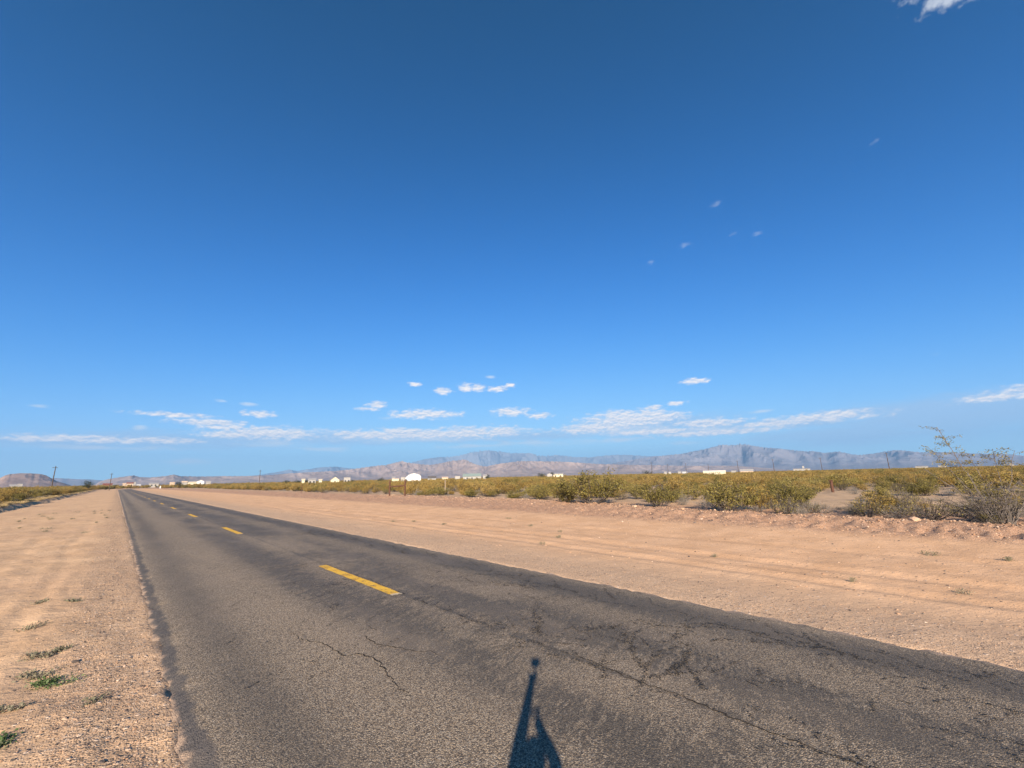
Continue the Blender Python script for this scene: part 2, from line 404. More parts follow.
def asphalt_nodes(t):
    """chip seal colour and height from the lane coordinates (metres across, metres along)"""
    uv = t.add('ShaderNodeUVMap', 0, dict(uv_map='lane'))
    s_ = t.add('ShaderNodeSeparateXYZ', 0, None, i0=uv).node
    u, v = s_.outputs[0], s_.outputs[1]
    c1 = t.vor(uv, 84, out=1); d1 = t.vor(uv, 84, out=0)
    cc = t.add('ShaderNodeSeparateColor', 0, None, i0=c1).node
    chip = t.crgb(cc.outputs[0], [(0, (.07, .056, .044)), (.2, (.15, .118, .085)), (.5, (.30, .232, .158)), (.78, (.41, .322, .222)), (.93, (.46, .37, .262)), (1, (.56, .47, .35))])
    warm = t.mix(cc.outputs[1], (.95, .98, 1.04), (1.08, 1.0, .90))
    chip = t.mix(1.0, chip, warm, 'MULTIPLY')
    chip = t.mix(t.ramp(d1, .45, .75, 0, .6), chip, (.075, .060, .048))
    # large wandering noise
    wob = t.math('MULTIPLY', t.math('SUBTRACT', t.noise(t.vm('MULTIPLY', uv, (0, .16, 0)), 1, 3, .6), .5), .6)
    uw = t.math('ADD', u, wob)
    def band(c, w, src=uw):
        q = t.math('DIVIDE', t.math('SUBTRACT', src, c), w)
        return t.math('POWER', 2.718, t.math('MULTIPLY', t.math('MULTIPLY', q, q), -1))
    # tar that bled up through the stones: strokes across the lane and branching veins
    st = t.vm('MULTIPLY', t.add('ShaderNodeVectorRotate', 0, dict(rotation_type='Z_AXIS'), Vector=uv, Angle=R(-24)), (.75, 2.6, 1))
    stroke = t.ramp(t.noise(st, 1.6, 7, .72, 1.4), .53, .63)
    vein = None
    for sc_, wd_, dd in ((1.0, .045, 1.6), (2.1, .055, 1.0), (4.3, .06, .7)):
        v_ = t.ramp(t.math('ABSOLUTE', t.math('SUBTRACT', t.noise(st, sc_, 5, .6, dd), .5)), wd_, .004)
        v_ = t.math('MULTIPLY', v_, t.ramp(t.noise(uv, 1.3 * sc_, 3, .6), .38, .54))
        vein = v_ if vein is None else t.math('MAXIMUM', vein, v_)
    patch = t.ramp(t.noise(t.vm('MULTIPLY', uv, (.5, .20, 1)), 1.0, 4, .6), .34, .56)
    b1 = band(6.88, .36, t.math('ADD', u, t.math('MULTIPLY', wob, .35)))
    b2 = band(5.0, .62); b3 = band(3.45, .52); b4 = band(1.40, .36); bj = band(4.40, .05, t.math('ADD', u, t.math('MULTIPLY', t.math('SUBTRACT', t.noise(uv, 3.2, 4, .6), .5), .13)))
    soft = t.math('ADD', t.math('ADD', t.math('MULTIPLY', b1, .70), t.math('MULTIPLY', b2, t.math('MULTIPLY', patch, .42))),
                  t.math('ADD', t.math('MULTIPLY', b3, t.math('MULTIPLY_ADD', patch, .30, .34)), t.math('MULTIPLY', b4, t.math('MULTIPLY_ADD', patch, .25, .40))))
    hard = t.math('ADD', t.math('ADD', t.math('MULTIPLY', b1, .8), t.math('MULTIPLY', b2, .9)), t.math('ADD', t.math('MULTIPLY', b3, .8), .14))
    strokes = t.math('MULTIPLY', t.math('MULTIPLY', hard, 1.35), t.math('ADD', t.math('MULTIPLY', stroke, t.math('MULTIPLY_ADD', patch, .7, .25)), t.math('MULTIPLY', vein, t.math('MULTIPLY_ADD', patch, .9, .25))))
    tar = t.math('ADD', t.math('MULTIPLY', soft, 1.0), t.math('MULTIPLY', strokes, .85))
    tar = t.math('ADD', tar, t.math('MULTIPLY', t.ramp(uw, 4.2, 5.0), t.math('MULTIPLY_ADD', patch, .16, .16)))
    tar = t.math('ADD', tar, t.math('MULTIPLY', bj, t.ramp(t.noise(uv, .45, 3, .6), .38, .6, .15, .75)), clamp=True)
    dark = t.mix(.20, (.046, .040, .031), chip)
    colr = t.mix(t.math('MULTIPLY', tar, .88), chip, dark)
    # older smooth strip along the left edge, dust blown over both edges
    en = t.math('MULTIPLY', t.math('SUBTRACT', t.noise(uv, 1.6, 5, .65), .5), .40)
    ue = t.math('ADD', u, en)
    old = t.ramp(ue, .90, .82)
    oldc = t.mix(t.ramp(t.noise(uv, 22, 4, .7), .3, .7), (.055, .050, .048), (.135, .115, .098))
    colr = t.mix(old, colr, oldc)
    ue2 = t.math('ADD', u, t.math('MULTIPLY', t.math('SUBTRACT', t.noise(uv, 2.6, 6, .75), .5), .42))
    dl = t.ramp(ue2, .76, .68, 0, .9); dr = t.ramp(ue2, 7.52, 7.66, 0, .9)
    colr = t.mix(dl, colr, (.42, .29, .195)); colr = t.mix(dr, colr, (.45, .31, .21))
    dustn = t.ramp(t.noise(t.vm('MULTIPLY', uv, (1, .35, 1)), .7, 4, .6), .45, .75, 0, .28)
    colr = t.mix(dustn, colr, (.33, .25, .175))
    h = t.math('ADD', t.math('MULTIPLY', t.ramp(d1, .8, .1), t.math('MULTIPLY_ADD', tar, -.45, 1.0)), t.math('MULTIPLY', t.noise(uv, 160, 2, .5), .3))
    rough = t.math('MULTIPLY_ADD', tar, -.22, .92)
    return uv, u, v, colr, h, rough
m, t, b = new_mat('asphalt')
uv, u, v, colr, h, rough = asphalt_nodes(t)
t.put(b.inputs['Base Color'], colr); t.put(b.inputs['Roughness'], rough)
t.put(b.inputs['Normal'], t.bump(h, .006, .75)); b.inputs['Specular IOR Level'].default_value = .3
rme.materials.append(m)

# painted centre dashes
m, t, b = new_mat('yellow_road_paint')
uv, u, v, colr, h, rough = asphalt_nodes(t)
P = t.add('ShaderNodeTexCoord', 3)
worn = t.noise(P, 14, 6, .7); worn2 = t.noise(P, 2.2, 4, .6)
yel = t.mix(t.ramp(worn2, .3, .7), (.66, .36, .035), (.76, .45, .060))
py = t.add('ShaderNodeSeparateXYZ', 0, None, i0=P).node.outputs[1]
yel = t.mix(t.ramp(t.math('ADD', py, t.math('MULTIPLY', worn2, .35)), .34, .20), yel, (.60, .48, .32))   # bare primer at the near end
keep = t.ramp(t.math('ADD', worn, t.math('MULTIPLY', worn2, .45)), .61, .70)
t.put(b.inputs['Base Color'], t.mix(t.math('MULTIPLY_ADD', keep, .72, .28), (.12, .10, .08), yel)); t.put(b.inputs['Normal'], t.bump(h, .004, .6))
b.inputs['Roughness'].default_value = .75
paint = m
DASH0, PER, DL, CX = 8.05, 14.4, 4.16, 4.28
for k in range(16):
    y0 = DASH0 + k * PER
    n = 42; mb = MB(); L = []; Rr = []
    for i in range(n + 1):
        q = i / n * DL
        jl, jr = .012 * perlin(q * 3, k * 3.3, 61), .012 * perlin(q * 3, k * 3.3, 62)
        x0, x1 = CX - .108 + float(jl), CX + .108 + float(jr)
        for x, lst in ((x0, L), (x1, Rr)):
            z = .03 * (1 - ((x - 4.19) / 3.49) ** 2) + .006 * float(fbm(np.array([x / 1.3]), np.array([(y0 + q) / 2.5]), 2, 51)[0]) + .006
            lst.append((x - CX, q, z))
    for i in range(n): mb.poly([L[i], Rr[i], Rr[i + 1], L[i + 1]])
    me = mb.mesh('road_marking', paint)
    ul = me.uv_layers.new(name='lane')
    li = np.empty(len(me.loops), int); me.loops.foreach_get('vertex_index', li)
    vv_ = np.array(mb.v); ul.data.foreach_set('uv', np.column_stack([vv_[li, 0] + CX, vv_[li, 1] + y0]).ravel())
    o = obj('road_marking', me, loc=(CX + float(road_cx(y0)), y0, 0))
    tag(o, ['nearest worn yellow centre line dash with a whitish near end', 'second yellow centre line dash up the road', 'third yellow centre line dash up the road'][k] if k < 3 else 'small far yellow dash of the road centre line', 'road marking', 'yellow centre line dashes', 'structure')

# open cracks in the near lane
crk = plain('crack_dirt', (.022, .018, .015), 1.0, .2)
def crack(pts, wd, seed):
    rn = random.Random(seed); P2 = []
    for (a_, b_) in zip(pts[:-1], pts[1:]):
        n = max(3, int(math.dist(a_, b_) / .05))
        for i in range(n):
            f = i / n; P2.append((a_[0] + (b_[0] - a_[0]) * f + rn.gauss(0, .012), a_[1] + (b_[1] - a_[1]) * f + rn.gauss(0, .012)))
    mb = MB(); prev = None
    for i, (x, y) in enumerate(P2):
        wq = wd * (.35 + .65 * math.sin(math.pi * (i + .5) / len(P2))) * rn.uniform(.5, 1.1)
        z = .03 * (1 - ((x - 4.19) / 3.49) ** 2) + .006 * float(fbm(np.array([x / 1.3]), np.array([y / 2.5]), 2, 51)[0]) - .008 * math.exp(-((x - 2.0) / .5) ** 2) + .004
        cur = ((x - wq, y - wq * .4, z), (x + wq, y + wq * .4, z))
        if prev: mb.poly([prev[0], prev[1], cur[1], cur[0]])
        prev = cur
    return mb.mesh('road_crack', crk)
for i, (pts, wd) in enumerate((([(3.11, 6.75), (3.12, 6.45), (2.9, 6.35), (2.86, 6.0), (3.0, 5.7), (3.12, 5.35), (3.24, 5.25), (3.3, 5.0)], .009),
                               ([(2.2, 7.3), (2.22, 6.9), (2.38, 6.6), (2.42, 5.9), (2.6, 5.8), (2.66, 5.4), (2.56, 4.95), (2.5, 4.55), (2.52, 4.3)], .010),
                               ([(4.4, 4.3), (4.46, 3.6), (4.38, 3.0), (4.42, 2.4), (4.36, 1.6), (4.4, .4)], .008))):
    tag(obj('road_crack', crack(pts, wd, 90 + i)), 'thin dark crack in the near lane asphalt', 'road crack', 'cracks in the asphalt', 'structure')

# tar veins: bitumen that has bled up in thin branching lines
m, t, b = new_mat('tar_vein')
uvn = t.add('ShaderNodeUVMap', 0, dict(uv_map='lane')); P = t.add('ShaderNodeTexCoord', 3)
e_ = t.add('ShaderNodeSeparateXYZ', 0, None, i0=uvn).node
edge_ = t.math('MULTIPLY', t.math('ABSOLUTE', t.math('SUBTRACT', e_.outputs[0], .5)), 2)
cell_ = t.add('ShaderNodeSeparateColor', 0, None, i0=t.vor(P, 84, out=1)).node.outputs[0]
msk = t.math('ADD', t.math('MULTIPLY', t.ramp(edge_, .0, 1.0, .85, -.25), e_.outputs[1]), t.math('MULTIPLY', t.math('SUBTRACT', t.noise(P, 7, 4, .7), .5), 1.1))
cover = t.math('GREATER_THAN', msk, t.math('MULTIPLY_ADD', cell_, .8, .08))
t.put(b.inputs['Base Color'], t.mix(cell_, (.030, .027, .024), (.066, .057, .047))); b.inputs['Roughness'].default_value = .75
tp_ = t.add('ShaderNodeBsdfTransparent')
t.l.new(t.add('ShaderNodeMixShader', 0, None, i0=cover, i1=tp_, i2=b.outputs[0]), t.n['Material Output'].inputs[0])
M_TAR = m
def zroad(x, y):
    return .03 * (1 - ((x - 4.19) / 3.49) ** 2) + .006 * float(fbm(np.array([x / 1.3]), np.array([y / 2.5]), 2, 51)[0]) - .008 * math.exp(-((x - 2.0) / .5) ** 2) - .008 * math.exp(-((x - 6.0) / .5) ** 2)
def tar_veins(seeds, name):
    """seeds: (x, y, heading in degrees, length, width, strength, branching levels)"""
    V_, F_, UV_ = [], [], []
    def grow(x, y, hd, L, wd, st, lev, rn, layer):
        prev = None; n = max(4, int(L / .045)); turn = 0
        for i in range(n + 1):
            f = i / n
            turn = turn * .7 + rn.gauss(0, 6); hd += turn * .4
            x += math.sin(R(hd)) * L / n; y += math.cos(R(hd)) * L / n
            if x > 7.42: break
            wq = 2.4 * wd * (1 - .6 * f) * rn.uniform(.7, 1.25) * .85
            px_, py_ = math.cos(R(hd)) * wq, -math.sin(R(hd)) * wq
            z = zroad(x, y) + .0045 + layer * .0007
            b0 = len(V_); V_.extend([(x - px_, y - py_, z), (x + px_, y + py_, z)]); sv = .50 * st * (1 - .6 * f); UV_.extend([(0, sv), (1, sv)])
            if prev is not None: F_.append((prev, prev + 1, b0 + 1, b0))
            prev = b0
            if lev > 0 and i > 1 and rn.random() < .075 * (1 + .4 * lev):
                grow(x, y, hd + rn.choice((-1, 1)) * rn.uniform(25, 65), L * rn.uniform(.25, .6), wd * .7, st * .9, lev - 1, rn, (layer + 1) % 6)
    for i, sd in enumerate(seeds): grow(*sd, random.Random(i * 13 + len(name)), i % 6)
    me = bpy.data.meshes.new(name); me.from_pydata(V_, [], F_); me.materials.append(M_TAR)
    ul = me.uv_layers.new(name='lane'); li = np.empty(len(me.loops), int); me.loops.foreach_get('vertex_index', li)
    ul.data.foreach_set('uv', np.array(UV_, dtype=np.float32)[li].ravel()); me.update()
    return me
rn = random.Random(44)
right_ = []; y = -2.5
while y < 34:
    right_.append((6.75 + rn.gauss(0, .16), y, rn.gauss(0, 10), rn.uniform(1.2, 2.4), rn.uniform(.03, .06), rn.uniform(.7, 1.0), 2)); y += rn.uniform(.35, .8) * (1 + max(y, 0) / 18)
tag(obj('tar_stain', tar_veins(right_, 'tar_stain')), 'dark branching tar line along the right edge of the road', 'tar stain', kind='structure')
mid_ = [(4.75 + rn.gauss(0, .25), rn.uniform(2.2, 5.0), rn.choice((35, 60, 80, -10, 110)) + rn.gauss(0, 12), rn.uniform(.7, 1.5), rn.uniform(.025, .055), rn.uniform(.8, 1.1), 2) for _ in range(16)]
mid_ += [(4.8 + rn.gauss(0, .4), rn.uniform(6, 16), rn.choice((45, 70, 95)) + rn.gauss(0, 12), rn.uniform(.6, 1.3), rn.uniform(.02, .04), rn.uniform(.55, .85), 2) for _ in range(16)]
mid_ += [(5.2 + rn.gauss(0, .4), rn.uniform(-.5, 2.5), rn.choice((30, 60, 150)) + rn.gauss(0, 15), rn.uniform(.5, 1.0), rn.uniform(.02, .04), rn.uniform(.5, .8), 2) for _ in range(9)]
tag(obj('tar_stain', tar_veins(mid_, 'tar_stain ')), 'dark branching tar stain right of the road centre', 'tar stain', kind='structure')
left_ = [(3.3 + rn.gauss(0, .3), rn.uniform(6.6, 14), rn.choice((60, 75, 90)) + rn.gauss(0, 8), rn.uniform(.5, 1.1), rn.uniform(.018, .035), rn.uniform(.7, 1.0), 1) for _ in range(22)]
left_ += [(2.2 + rn.gauss(0, .5), rn.uniform(4.5, 20), rn.choice((50, 70, 85)) + rn.gauss(0, 10), rn.uniform(.5, 1.1), rn.uniform(.016, .035), rn.uniform(.45, .8), 1) for _ in range(30)]
left_ += [(1.3 + rn.gauss(0, .2), rn.uniform(6, 24), rn.choice((60, 80)) + rn.gauss(0, 10), rn.uniform(.4, .9), rn.uniform(.016, .03), rn.uniform(.5, .8), 1) for _ in range(14)]
tag(obj('tar_stain', tar_veins(left_, 'tar_stain  ')), 'short dark tar strokes across the near lane', 'tar stain', kind='structure')
jt_ = []; y = .2
while y < 9:
    jt_.append((4.40 + rn.gauss(0, .03), y, rn.gauss(0, 5), rn.uniform(.5, 1.0), rn.uniform(.018, .04), rn.uniform(.6, 1.0), 1)); y += rn.uniform(.3, .6)
tag(obj('tar_stain', tar_veins(jt_, 'tar_stain   ')), 'dark broken tar line along the middle joint of the road', 'tar stain', kind='structure')

# ------------------------------------------------------------------ mountains
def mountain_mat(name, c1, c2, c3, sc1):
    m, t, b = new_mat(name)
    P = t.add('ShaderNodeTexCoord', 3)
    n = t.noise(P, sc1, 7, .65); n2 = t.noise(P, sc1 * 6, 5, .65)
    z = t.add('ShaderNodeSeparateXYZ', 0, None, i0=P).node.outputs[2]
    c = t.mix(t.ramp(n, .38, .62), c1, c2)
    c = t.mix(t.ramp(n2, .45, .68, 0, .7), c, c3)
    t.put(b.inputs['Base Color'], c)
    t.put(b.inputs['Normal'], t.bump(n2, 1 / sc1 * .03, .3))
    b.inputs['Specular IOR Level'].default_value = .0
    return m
def mountain_range(name, label, prof, dist, depth, mat, seed, nscale, rough=.5, back=.6, step=.07):
    azp = np.array([p[0] for p in prof]); elp = np.array([p[1] for p in prof])
    AZ = np.arange(azp[0], azp[-1] + step / 2, step)
    EL = np.interp(AZ, azp, elp)
    nt = 56
    T = np.linspace(-1, back, nt)
    a_, t_ = np.meshgrid(AZ, T, indexing='ij')
    r_ = dist + depth * t_
    x = r_ * np.sin(np.radians(a_)); y = r_ * np.cos(np.radians(a_))
    shape = np.where(t_ < 0, np.clip(1 + t_, 0, 1) ** 1.5, np.clip(1 - t_ / back, 0, 1) ** .8)
    rg = ridged(x / nscale, y / nscale, 6, seed)
    hgt = shape * (1 - rough + rough * rg / 1.25) * (.75 + .5 * fbm(x / (nscale * 2.5), y / (nscale * 2.5), 2, seed + 9))
    hgt = np.clip(hgt, 0, None)
    tan_ = hgt / r_; mx = tan_.max(1)
    # smooth the correction so the crest keeps its own small teeth
    ker = np.ones(5) / 5; mxs = np.convolve(np.pad(mx, 2, mode='edge'), ker, 'valid')
    sc_ = np.tan(np.radians(EL)) / mxs
    z = hgt * sc_[:, None] - 3.0 * (1 - np.clip(shape * 6, 0, 1))
    na = len(AZ)
    ii = np.arange(na * nt).reshape(na, nt)
    q = np.stack([ii[:-1, :-1], ii[:-1, 1:], ii[1:, 1:], ii[1:, :-1]], -1).reshape(-1, 4)
    me = bpy.data.meshes.new(name); me.from_pydata(np.column_stack([x.ravel(), y.ravel(), z.ravel() + EYE * shape.ravel()]).tolist(), [], [tuple(k) for k in q.tolist()]); me.update()
    if me.polygons[len(me.polygons) // 2].normal.z < 0: me.flip_normals()
    me.materials.append(mat)
    return tag(obj(name, me), label, 'mountains', kind='structure')
PA = [(-1.8,.0),(-1.29,.5),(-.75,.72),(-.05,.86),(.66,.99),(1.02,1.05),(1.57,.88),(2.35,.83),(3.52,.94),(4.24,1.1),(4.75,.92),(6.47,.84),(8.7,.85),(10.59,.82),(12.54,.86),(15.08,1.05),(17.21,1.15),(20,1.25),(21.73,1.4),(24.09,1.73),(25.91,1.89),(28.01,2.37),(29.03,2.1),(31.6,1.80),(32.9,2.0),(34.2,2.25),(36.18,2.45),(37.51,1.82),(38.84,1.45),(40.85,1.81),(43.54,2.08),(48.88,1.88),(54.09,1.41),(58,1.2),(64,.9),(70,.7),(76,.0)]
PB = [(9,.5),(12.53,1.01),(14.03,1.27),(14.95,1.49),(15.81,1.3),(17.2,1.52),(18.29,1.71),(19.98,1.78),(21.14,1.61),(22.91,1.44),(27.78,1.74),(29.03,2.1),(30.94,2.59),(32.88,2.82),(34.2,2.8),(35.52,2.97),(36.85,3.35),(38.46,3.54),(39.53,3.57),(40.88,3.4),(42.22,3.17),(44.92,3.1),(46.25,2.67),(47.58,2.66),(48.39,2.75),(50.89,2.41),(52.85,2.31),(54.81,2.48),(56.09,2.53),(57.98,2.44),(59.83,2.24),(61.04,2.2),(66,2.0),(74,1.2),(80,.6)]
PC = [(50,.2),(54.09,1.2),(56.65,1.59),(59.81,2.05),(61.65,2.18),(62.85,2.28),(64.03,2.33),(65.22,2.53),(66.95,2.81),(68.1,3.06),(68.88,3.23),(70.27,3.12),(71.34,3.18),(72.33,2.89),(73.32,2.66),(74.77,2.47),(76.62,2.09),(77.98,1.99),(78.83,1.76),(79.98,1.88),(80.94,1.55),(81.74,1.4),(82.79,1.5),(83.75,1.65),(84.67,1.75),(85.61,1.59),(86.29,1.42),(87.33,1.4),(88.32,1.31),(89.89,1.12),(91.38,.99),(92.65,.79),(95,.7),(100,.9),(106,.4)]
PM = [(-11,.2),(-9,.6),(-7.9,.75),(-7.52,.94),(-7.28,1.15),(-7.02,1.27),(-6.46,1.33),(-5.87,1.32),(-5.27,1.27),(-4.88,1.13),(-4.54,.89),(-4.13,.6),(-3.61,.4),(-2.8,.0)]
PD = [(-16,.6),(-12,.9),(-8,.8),(-4.6,.89),(-3.85,.86),(-3,.77),(-1.99,.71),(-1.3,.63),(-.72,.54),(0,.4),(2,.0)]
mountain_range('mountains', 'low brown hills in front of the blue range', PA, 7200, 2100, mountain_mat('brown_hill_rock', (.24,.18,.15), (.32,.245,.205), (.17,.135,.12), .0022), 101, 900, .62)
mountain_range('mountains', 'farthest hazy blue mountain range', PB, 16500, 2600, mountain_mat('far_rock_haze_tint', (.148,.160,.185), (.185,.195,.218), (.125,.137,.168), .0011), 131, 2100, .60)  # blue of distant haze is mixed into this rock colour
mountain_range('mountains', 'broad purple mountain massif above the plain', PC, 11500, 2900, mountain_mat('massif_rock_haze_tint', (.165,.158,.175), (.205,.187,.197), (.14,.136,.158), .0015), 161, 1500, .52)  # rock colour cooled towards blue, adding to the haze of the air
mountain_range('hills', 'dark flat topped mesa', PM, 4200, 420, mountain_mat('mesa_rock', (.20,.14,.115), (.27,.195,.16), (.12,.09,.08), .006), 191, 420, .35, step=.03)
mountain_range('hills', 'faint low blue hills on the horizon', PD, 14000, 1500, mountain_mat('distant_hill_rock', (.22,.17,.15), (.28,.22,.2), (.16,.13,.12), .0013), 211, 1500, .4)

# haze
hz = MB(); hz.box(-21500, 21500, -21500, 21500, -8, 1130)
hm = bpy.data.materials.new('air_haze'); hm.use_nodes = True
hn = hm.node_tree; hn.nodes.remove(hn.nodes['Principled BSDF'])
pv = hn.nodes.new('ShaderNodeVolumePrincipled'); pv.inputs['Color'].default_value = (.265, .515, .85, 1); pv.inputs['Density'].default_value = 6.5e-5; pv.inputs['Anisotropy'].default_value = 0
hn.links.new(pv.outputs[0], hn.nodes['Material Output'].inputs['Volume'])
tag(obj('haze', hz.mesh('haze', hm)), 'thin blue haze in the desert air', 'haze', kind='stuff')

# ------------------------------------------------------------------ vegetation
def leaf_mat(name, cols, trans=.25, rough=.6):
    m, t, b = new_mat(name)
    isl = t.add('ShaderNodeNewGeometry', 8)
    oi = t.add('ShaderNodeObjectInfo', 5)
    P = t.add('ShaderNodeTexCoord', 3)
    n = t.noise(P, 2.2, 2, .5)
    k = t.math('ADD', t.math('MULTIPLY', isl, .5), t.math('ADD', t.math('MULTIPLY', t.math('SUBTRACT', n, .5), .9), t.math('MULTIPLY', oi, .45)), clamp=True)
    c = t.crgb(k, [(i / (len(cols) - 1), c_) for i, c_ in enumerate(cols)])
    t.put(b.inputs['Base Color'], c); b.inputs['Roughness'].default_value = rough
    tr = t.add('ShaderNodeBsdfTranslucent', 0, None, Color=c)
    mx = t.add('ShaderNodeMixShader', 0, None, i0=trans, i1=b.outputs[0], i2=tr)
    t.l.new(mx, t.n['Material Output'].inputs[0])
    return m
M_CREO = leaf_mat('creosote_leaf', [(.085,.075,.022), (.19,.158,.044), (.30,.24,.072), (.42,.335,.13)])
M_GOLD = leaf_mat('dry_creosote_leaf', [(.16,.105,.026), (.29,.195,.052), (.385,.265,.078), (.47,.335,.125)])
M_DRY = leaf_mat('grey_brush_leaf', [(.13,.115,.085), (.22,.19,.14), (.30,.26,.19), (.36,.31,.23)])
M_TREE = leaf_mat('dark_tree_leaf', [(.018,.026,.010), (.035,.045,.016), (.05,.06,.02)])
M_WEED = leaf_mat('green_weed_leaf', [(.045,.085,.025), (.075,.125,.035), (.11,.16,.06), (.20,.20,.12)])
M_GWEED = leaf_mat('grey_green_weed_leaf', [(.14,.14,.085), (.19,.18,.11), (.25,.22,.15), (.30,.25,.17)])
M_GRASS = leaf_mat('straw_grass_leaf', [(.36,.26,.12), (.46,.34,.16), (.54,.40,.2), (.6,.46,.25)])
M_STEM = plain('dark_twig', (.085,.070,.060), .95, .35, 6)
M_GREY = plain('grey_twig', (.20,.18,.165), .95, .3, 6)

def leaf_quad(mb, p, size, rn, up=.3):
    d = Vector((rn.gauss(0, 1), rn.gauss(0, 1), rn.gauss(0, 1) + up)); d.normalize()
    s = d.orthogonal().normalized(); s = Matrix.Rotation(rn.uniform(0, 6.28), 3, d) @ s
    e = d.cross(s)
    L = size * rn.uniform(.6, 1.3); Wd = L * rn.uniform(.35, .6)
    p = Vector(p)
    mb.poly([p, p + s * (L * .5) + e * (Wd * .5), p + s * L, p + s * (L * .5) - e * (Wd * .5)])

def bush(seed, H=1.5, Rd=1.0, stems=26, twigs=6, leaves=12, lsize=.085, clump=.14, bare=.3, lean=0.0, thick=.010, dead=.2):
    """fan of stems rising from one crown, leaf clumps on the twigs"""
    rn = random.Random(seed); s = MB(); f = MB()
    off = [(rn.uniform(.72, 1.12)) for _ in range(9)]
    for i in range(stems):
        ph = rn.uniform(0, 6.283); q = math.sqrt(rn.random())
        tilt = q * 1.0
        rr_ = Rd * off[int(ph / 6.2832 * 9) % 9]
        top = Vector((math.cos(ph) * rr_ * q + lean * H * rn.uniform(.5, 1.1), math.sin(ph) * rr_ * q, H * rn.uniform(.72, 1.05) * (1 - .42 * q * q)))
        b0 = Vector((math.cos(ph) * .12 * rr_, math.sin(ph) * .12 * rr_, -.05))
        mid = b0.lerp(top, .5) + Vector((math.cos(ph) * .1, math.sin(ph) * .1, -.06 * H * q)) + Vector((rn.gauss(0, .05), rn.gauss(0, .05), 0))
        pts = []
        for k in range(6):
            u_ = k / 5; pts.append(b0 * (1 - u_) ** 2 + mid * (2 * u_ * (1 - u_)) + top * u_ * u_ + Vector((rn.gauss(0, .02), rn.gauss(0, .02), 0)) * (k > 0))
        s.tube(pts, [thick * (1.25 - .9 * k / 5) for k in range(6)], 3)
        isdead = rn.random() < dead
        for j in range(twigs):
            u_ = rn.uniform(bare, 1.0); k = min(int(u_ * 5), 4); p = pts[k].lerp(pts[k + 1], u_ * 5 - k)
            dr = Vector((rn.gauss(0, .6) + math.cos(ph) * q * .6, rn.gauss(0, .6) + math.sin(ph) * q * .6, rn.uniform(.1, 1.1))).normalized()
            L = H * rn.uniform(.10, .26); e = p + dr * L
            s.tube([p, p.lerp(e, .5) + Vector((rn.gauss(0, .02), rn.gauss(0, .02), .015)), e], [thick * .5, thick * .4, thick * .25], 3)
            if isdead: continue
            n = max(2, int(leaves * rn.uniform(.5, 1.5)))
            for _ in range(n):
                c_ = p.lerp(e, rn.uniform(.25, 1.1))
                leaf_quad(f, c_ + Vector((rn.gauss(0, clump), rn.gauss(0, clump), rn.gauss(0, clump * .8))) * .55, lsize, rn)
    return s, f
KINDS = {}
def kind(name, n, ms, ml, label, group, cat, **kw):
    L = []
    for i in range(n):
        k2 = dict(kw); k2['H'] = kw['H'] * (1 + .16 * ((i * 37) % 5 - 2) / 2); k2['Rd'] = kw['Rd'] * (1 + .2 * ((i * 23) % 5 - 2) / 2)
        s, f = bush(1000 + len(KINDS) * 50 + i, **k2)
        sm = s.mesh('stems', ms); fm = f.mesh('foliage', ml)
        j = MB(); j.v = s.v + f.v; nb = len(s.v)
        j.f = s.f + [tuple(q + nb for q in ff) for ff in f.f]; j.m = [0] * len(s.f) + [1] * len(f.f)
        L.append((sm, fm, j.mesh(name, [ms, ml])))
    KINDS[name] = (L, label, group, cat)
kind('creosote_bush', 6, M_STEM, M_CREO, 'olive green creosote bush among the scrub beyond the sand', 'olive green creosote bushes', 'bush', H=1.5, Rd=1.1, stems=34, twigs=7, leaves=19)
kind('dry_creosote_bush', 5, M_STEM, M_GOLD, 'golden brown creosote bush among the scrub beyond the sand', 'golden brown creosote bushes', 'bush', H=1.35, Rd=1.1, stems=32, twigs=7, leaves=18)
kind('grey_brush', 4, M_GREY, M_DRY, 'low grey dry brush among the scrub beyond the sand', 'low grey dry brush', 'bush', H=.62, Rd=.62, stems=34, twigs=6, leaves=5, lsize=.045, clump=.10, thick=.007, bare=.15, dead=.35)
kind('sparse_bush', 4, M_STEM, M_CREO, 'sparse dark stemmed bush among the scrub beyond the sand', 'sparse dark stemmed bushes', 'bush', H=1.15, Rd=.95, stems=34, twigs=6, leaves=5, lsize=.055, bare=.35, dead=.4, thick=.012)

used = {}
def place_bush(kd, x, y, s, rz, parts=True, label=None, group=None):
    L, lab, grp, cat = KINDS[kd]
    sm, fm, jm = L[rnd.randrange(len(L))]
    z = gz1(x, y)
    if parts:
        r_ = empty(kd, (x, y, z), rz); obj('stems', sm, r_); obj('foliage', fm, r_)
    else:
        r_ = obj(kd, jm, loc=(x, y, z)); r_.rotation_euler = (0, 0, rz)
    r_.scale = s
    tag(r_, label or lab, cat, group or grp)
    return r_

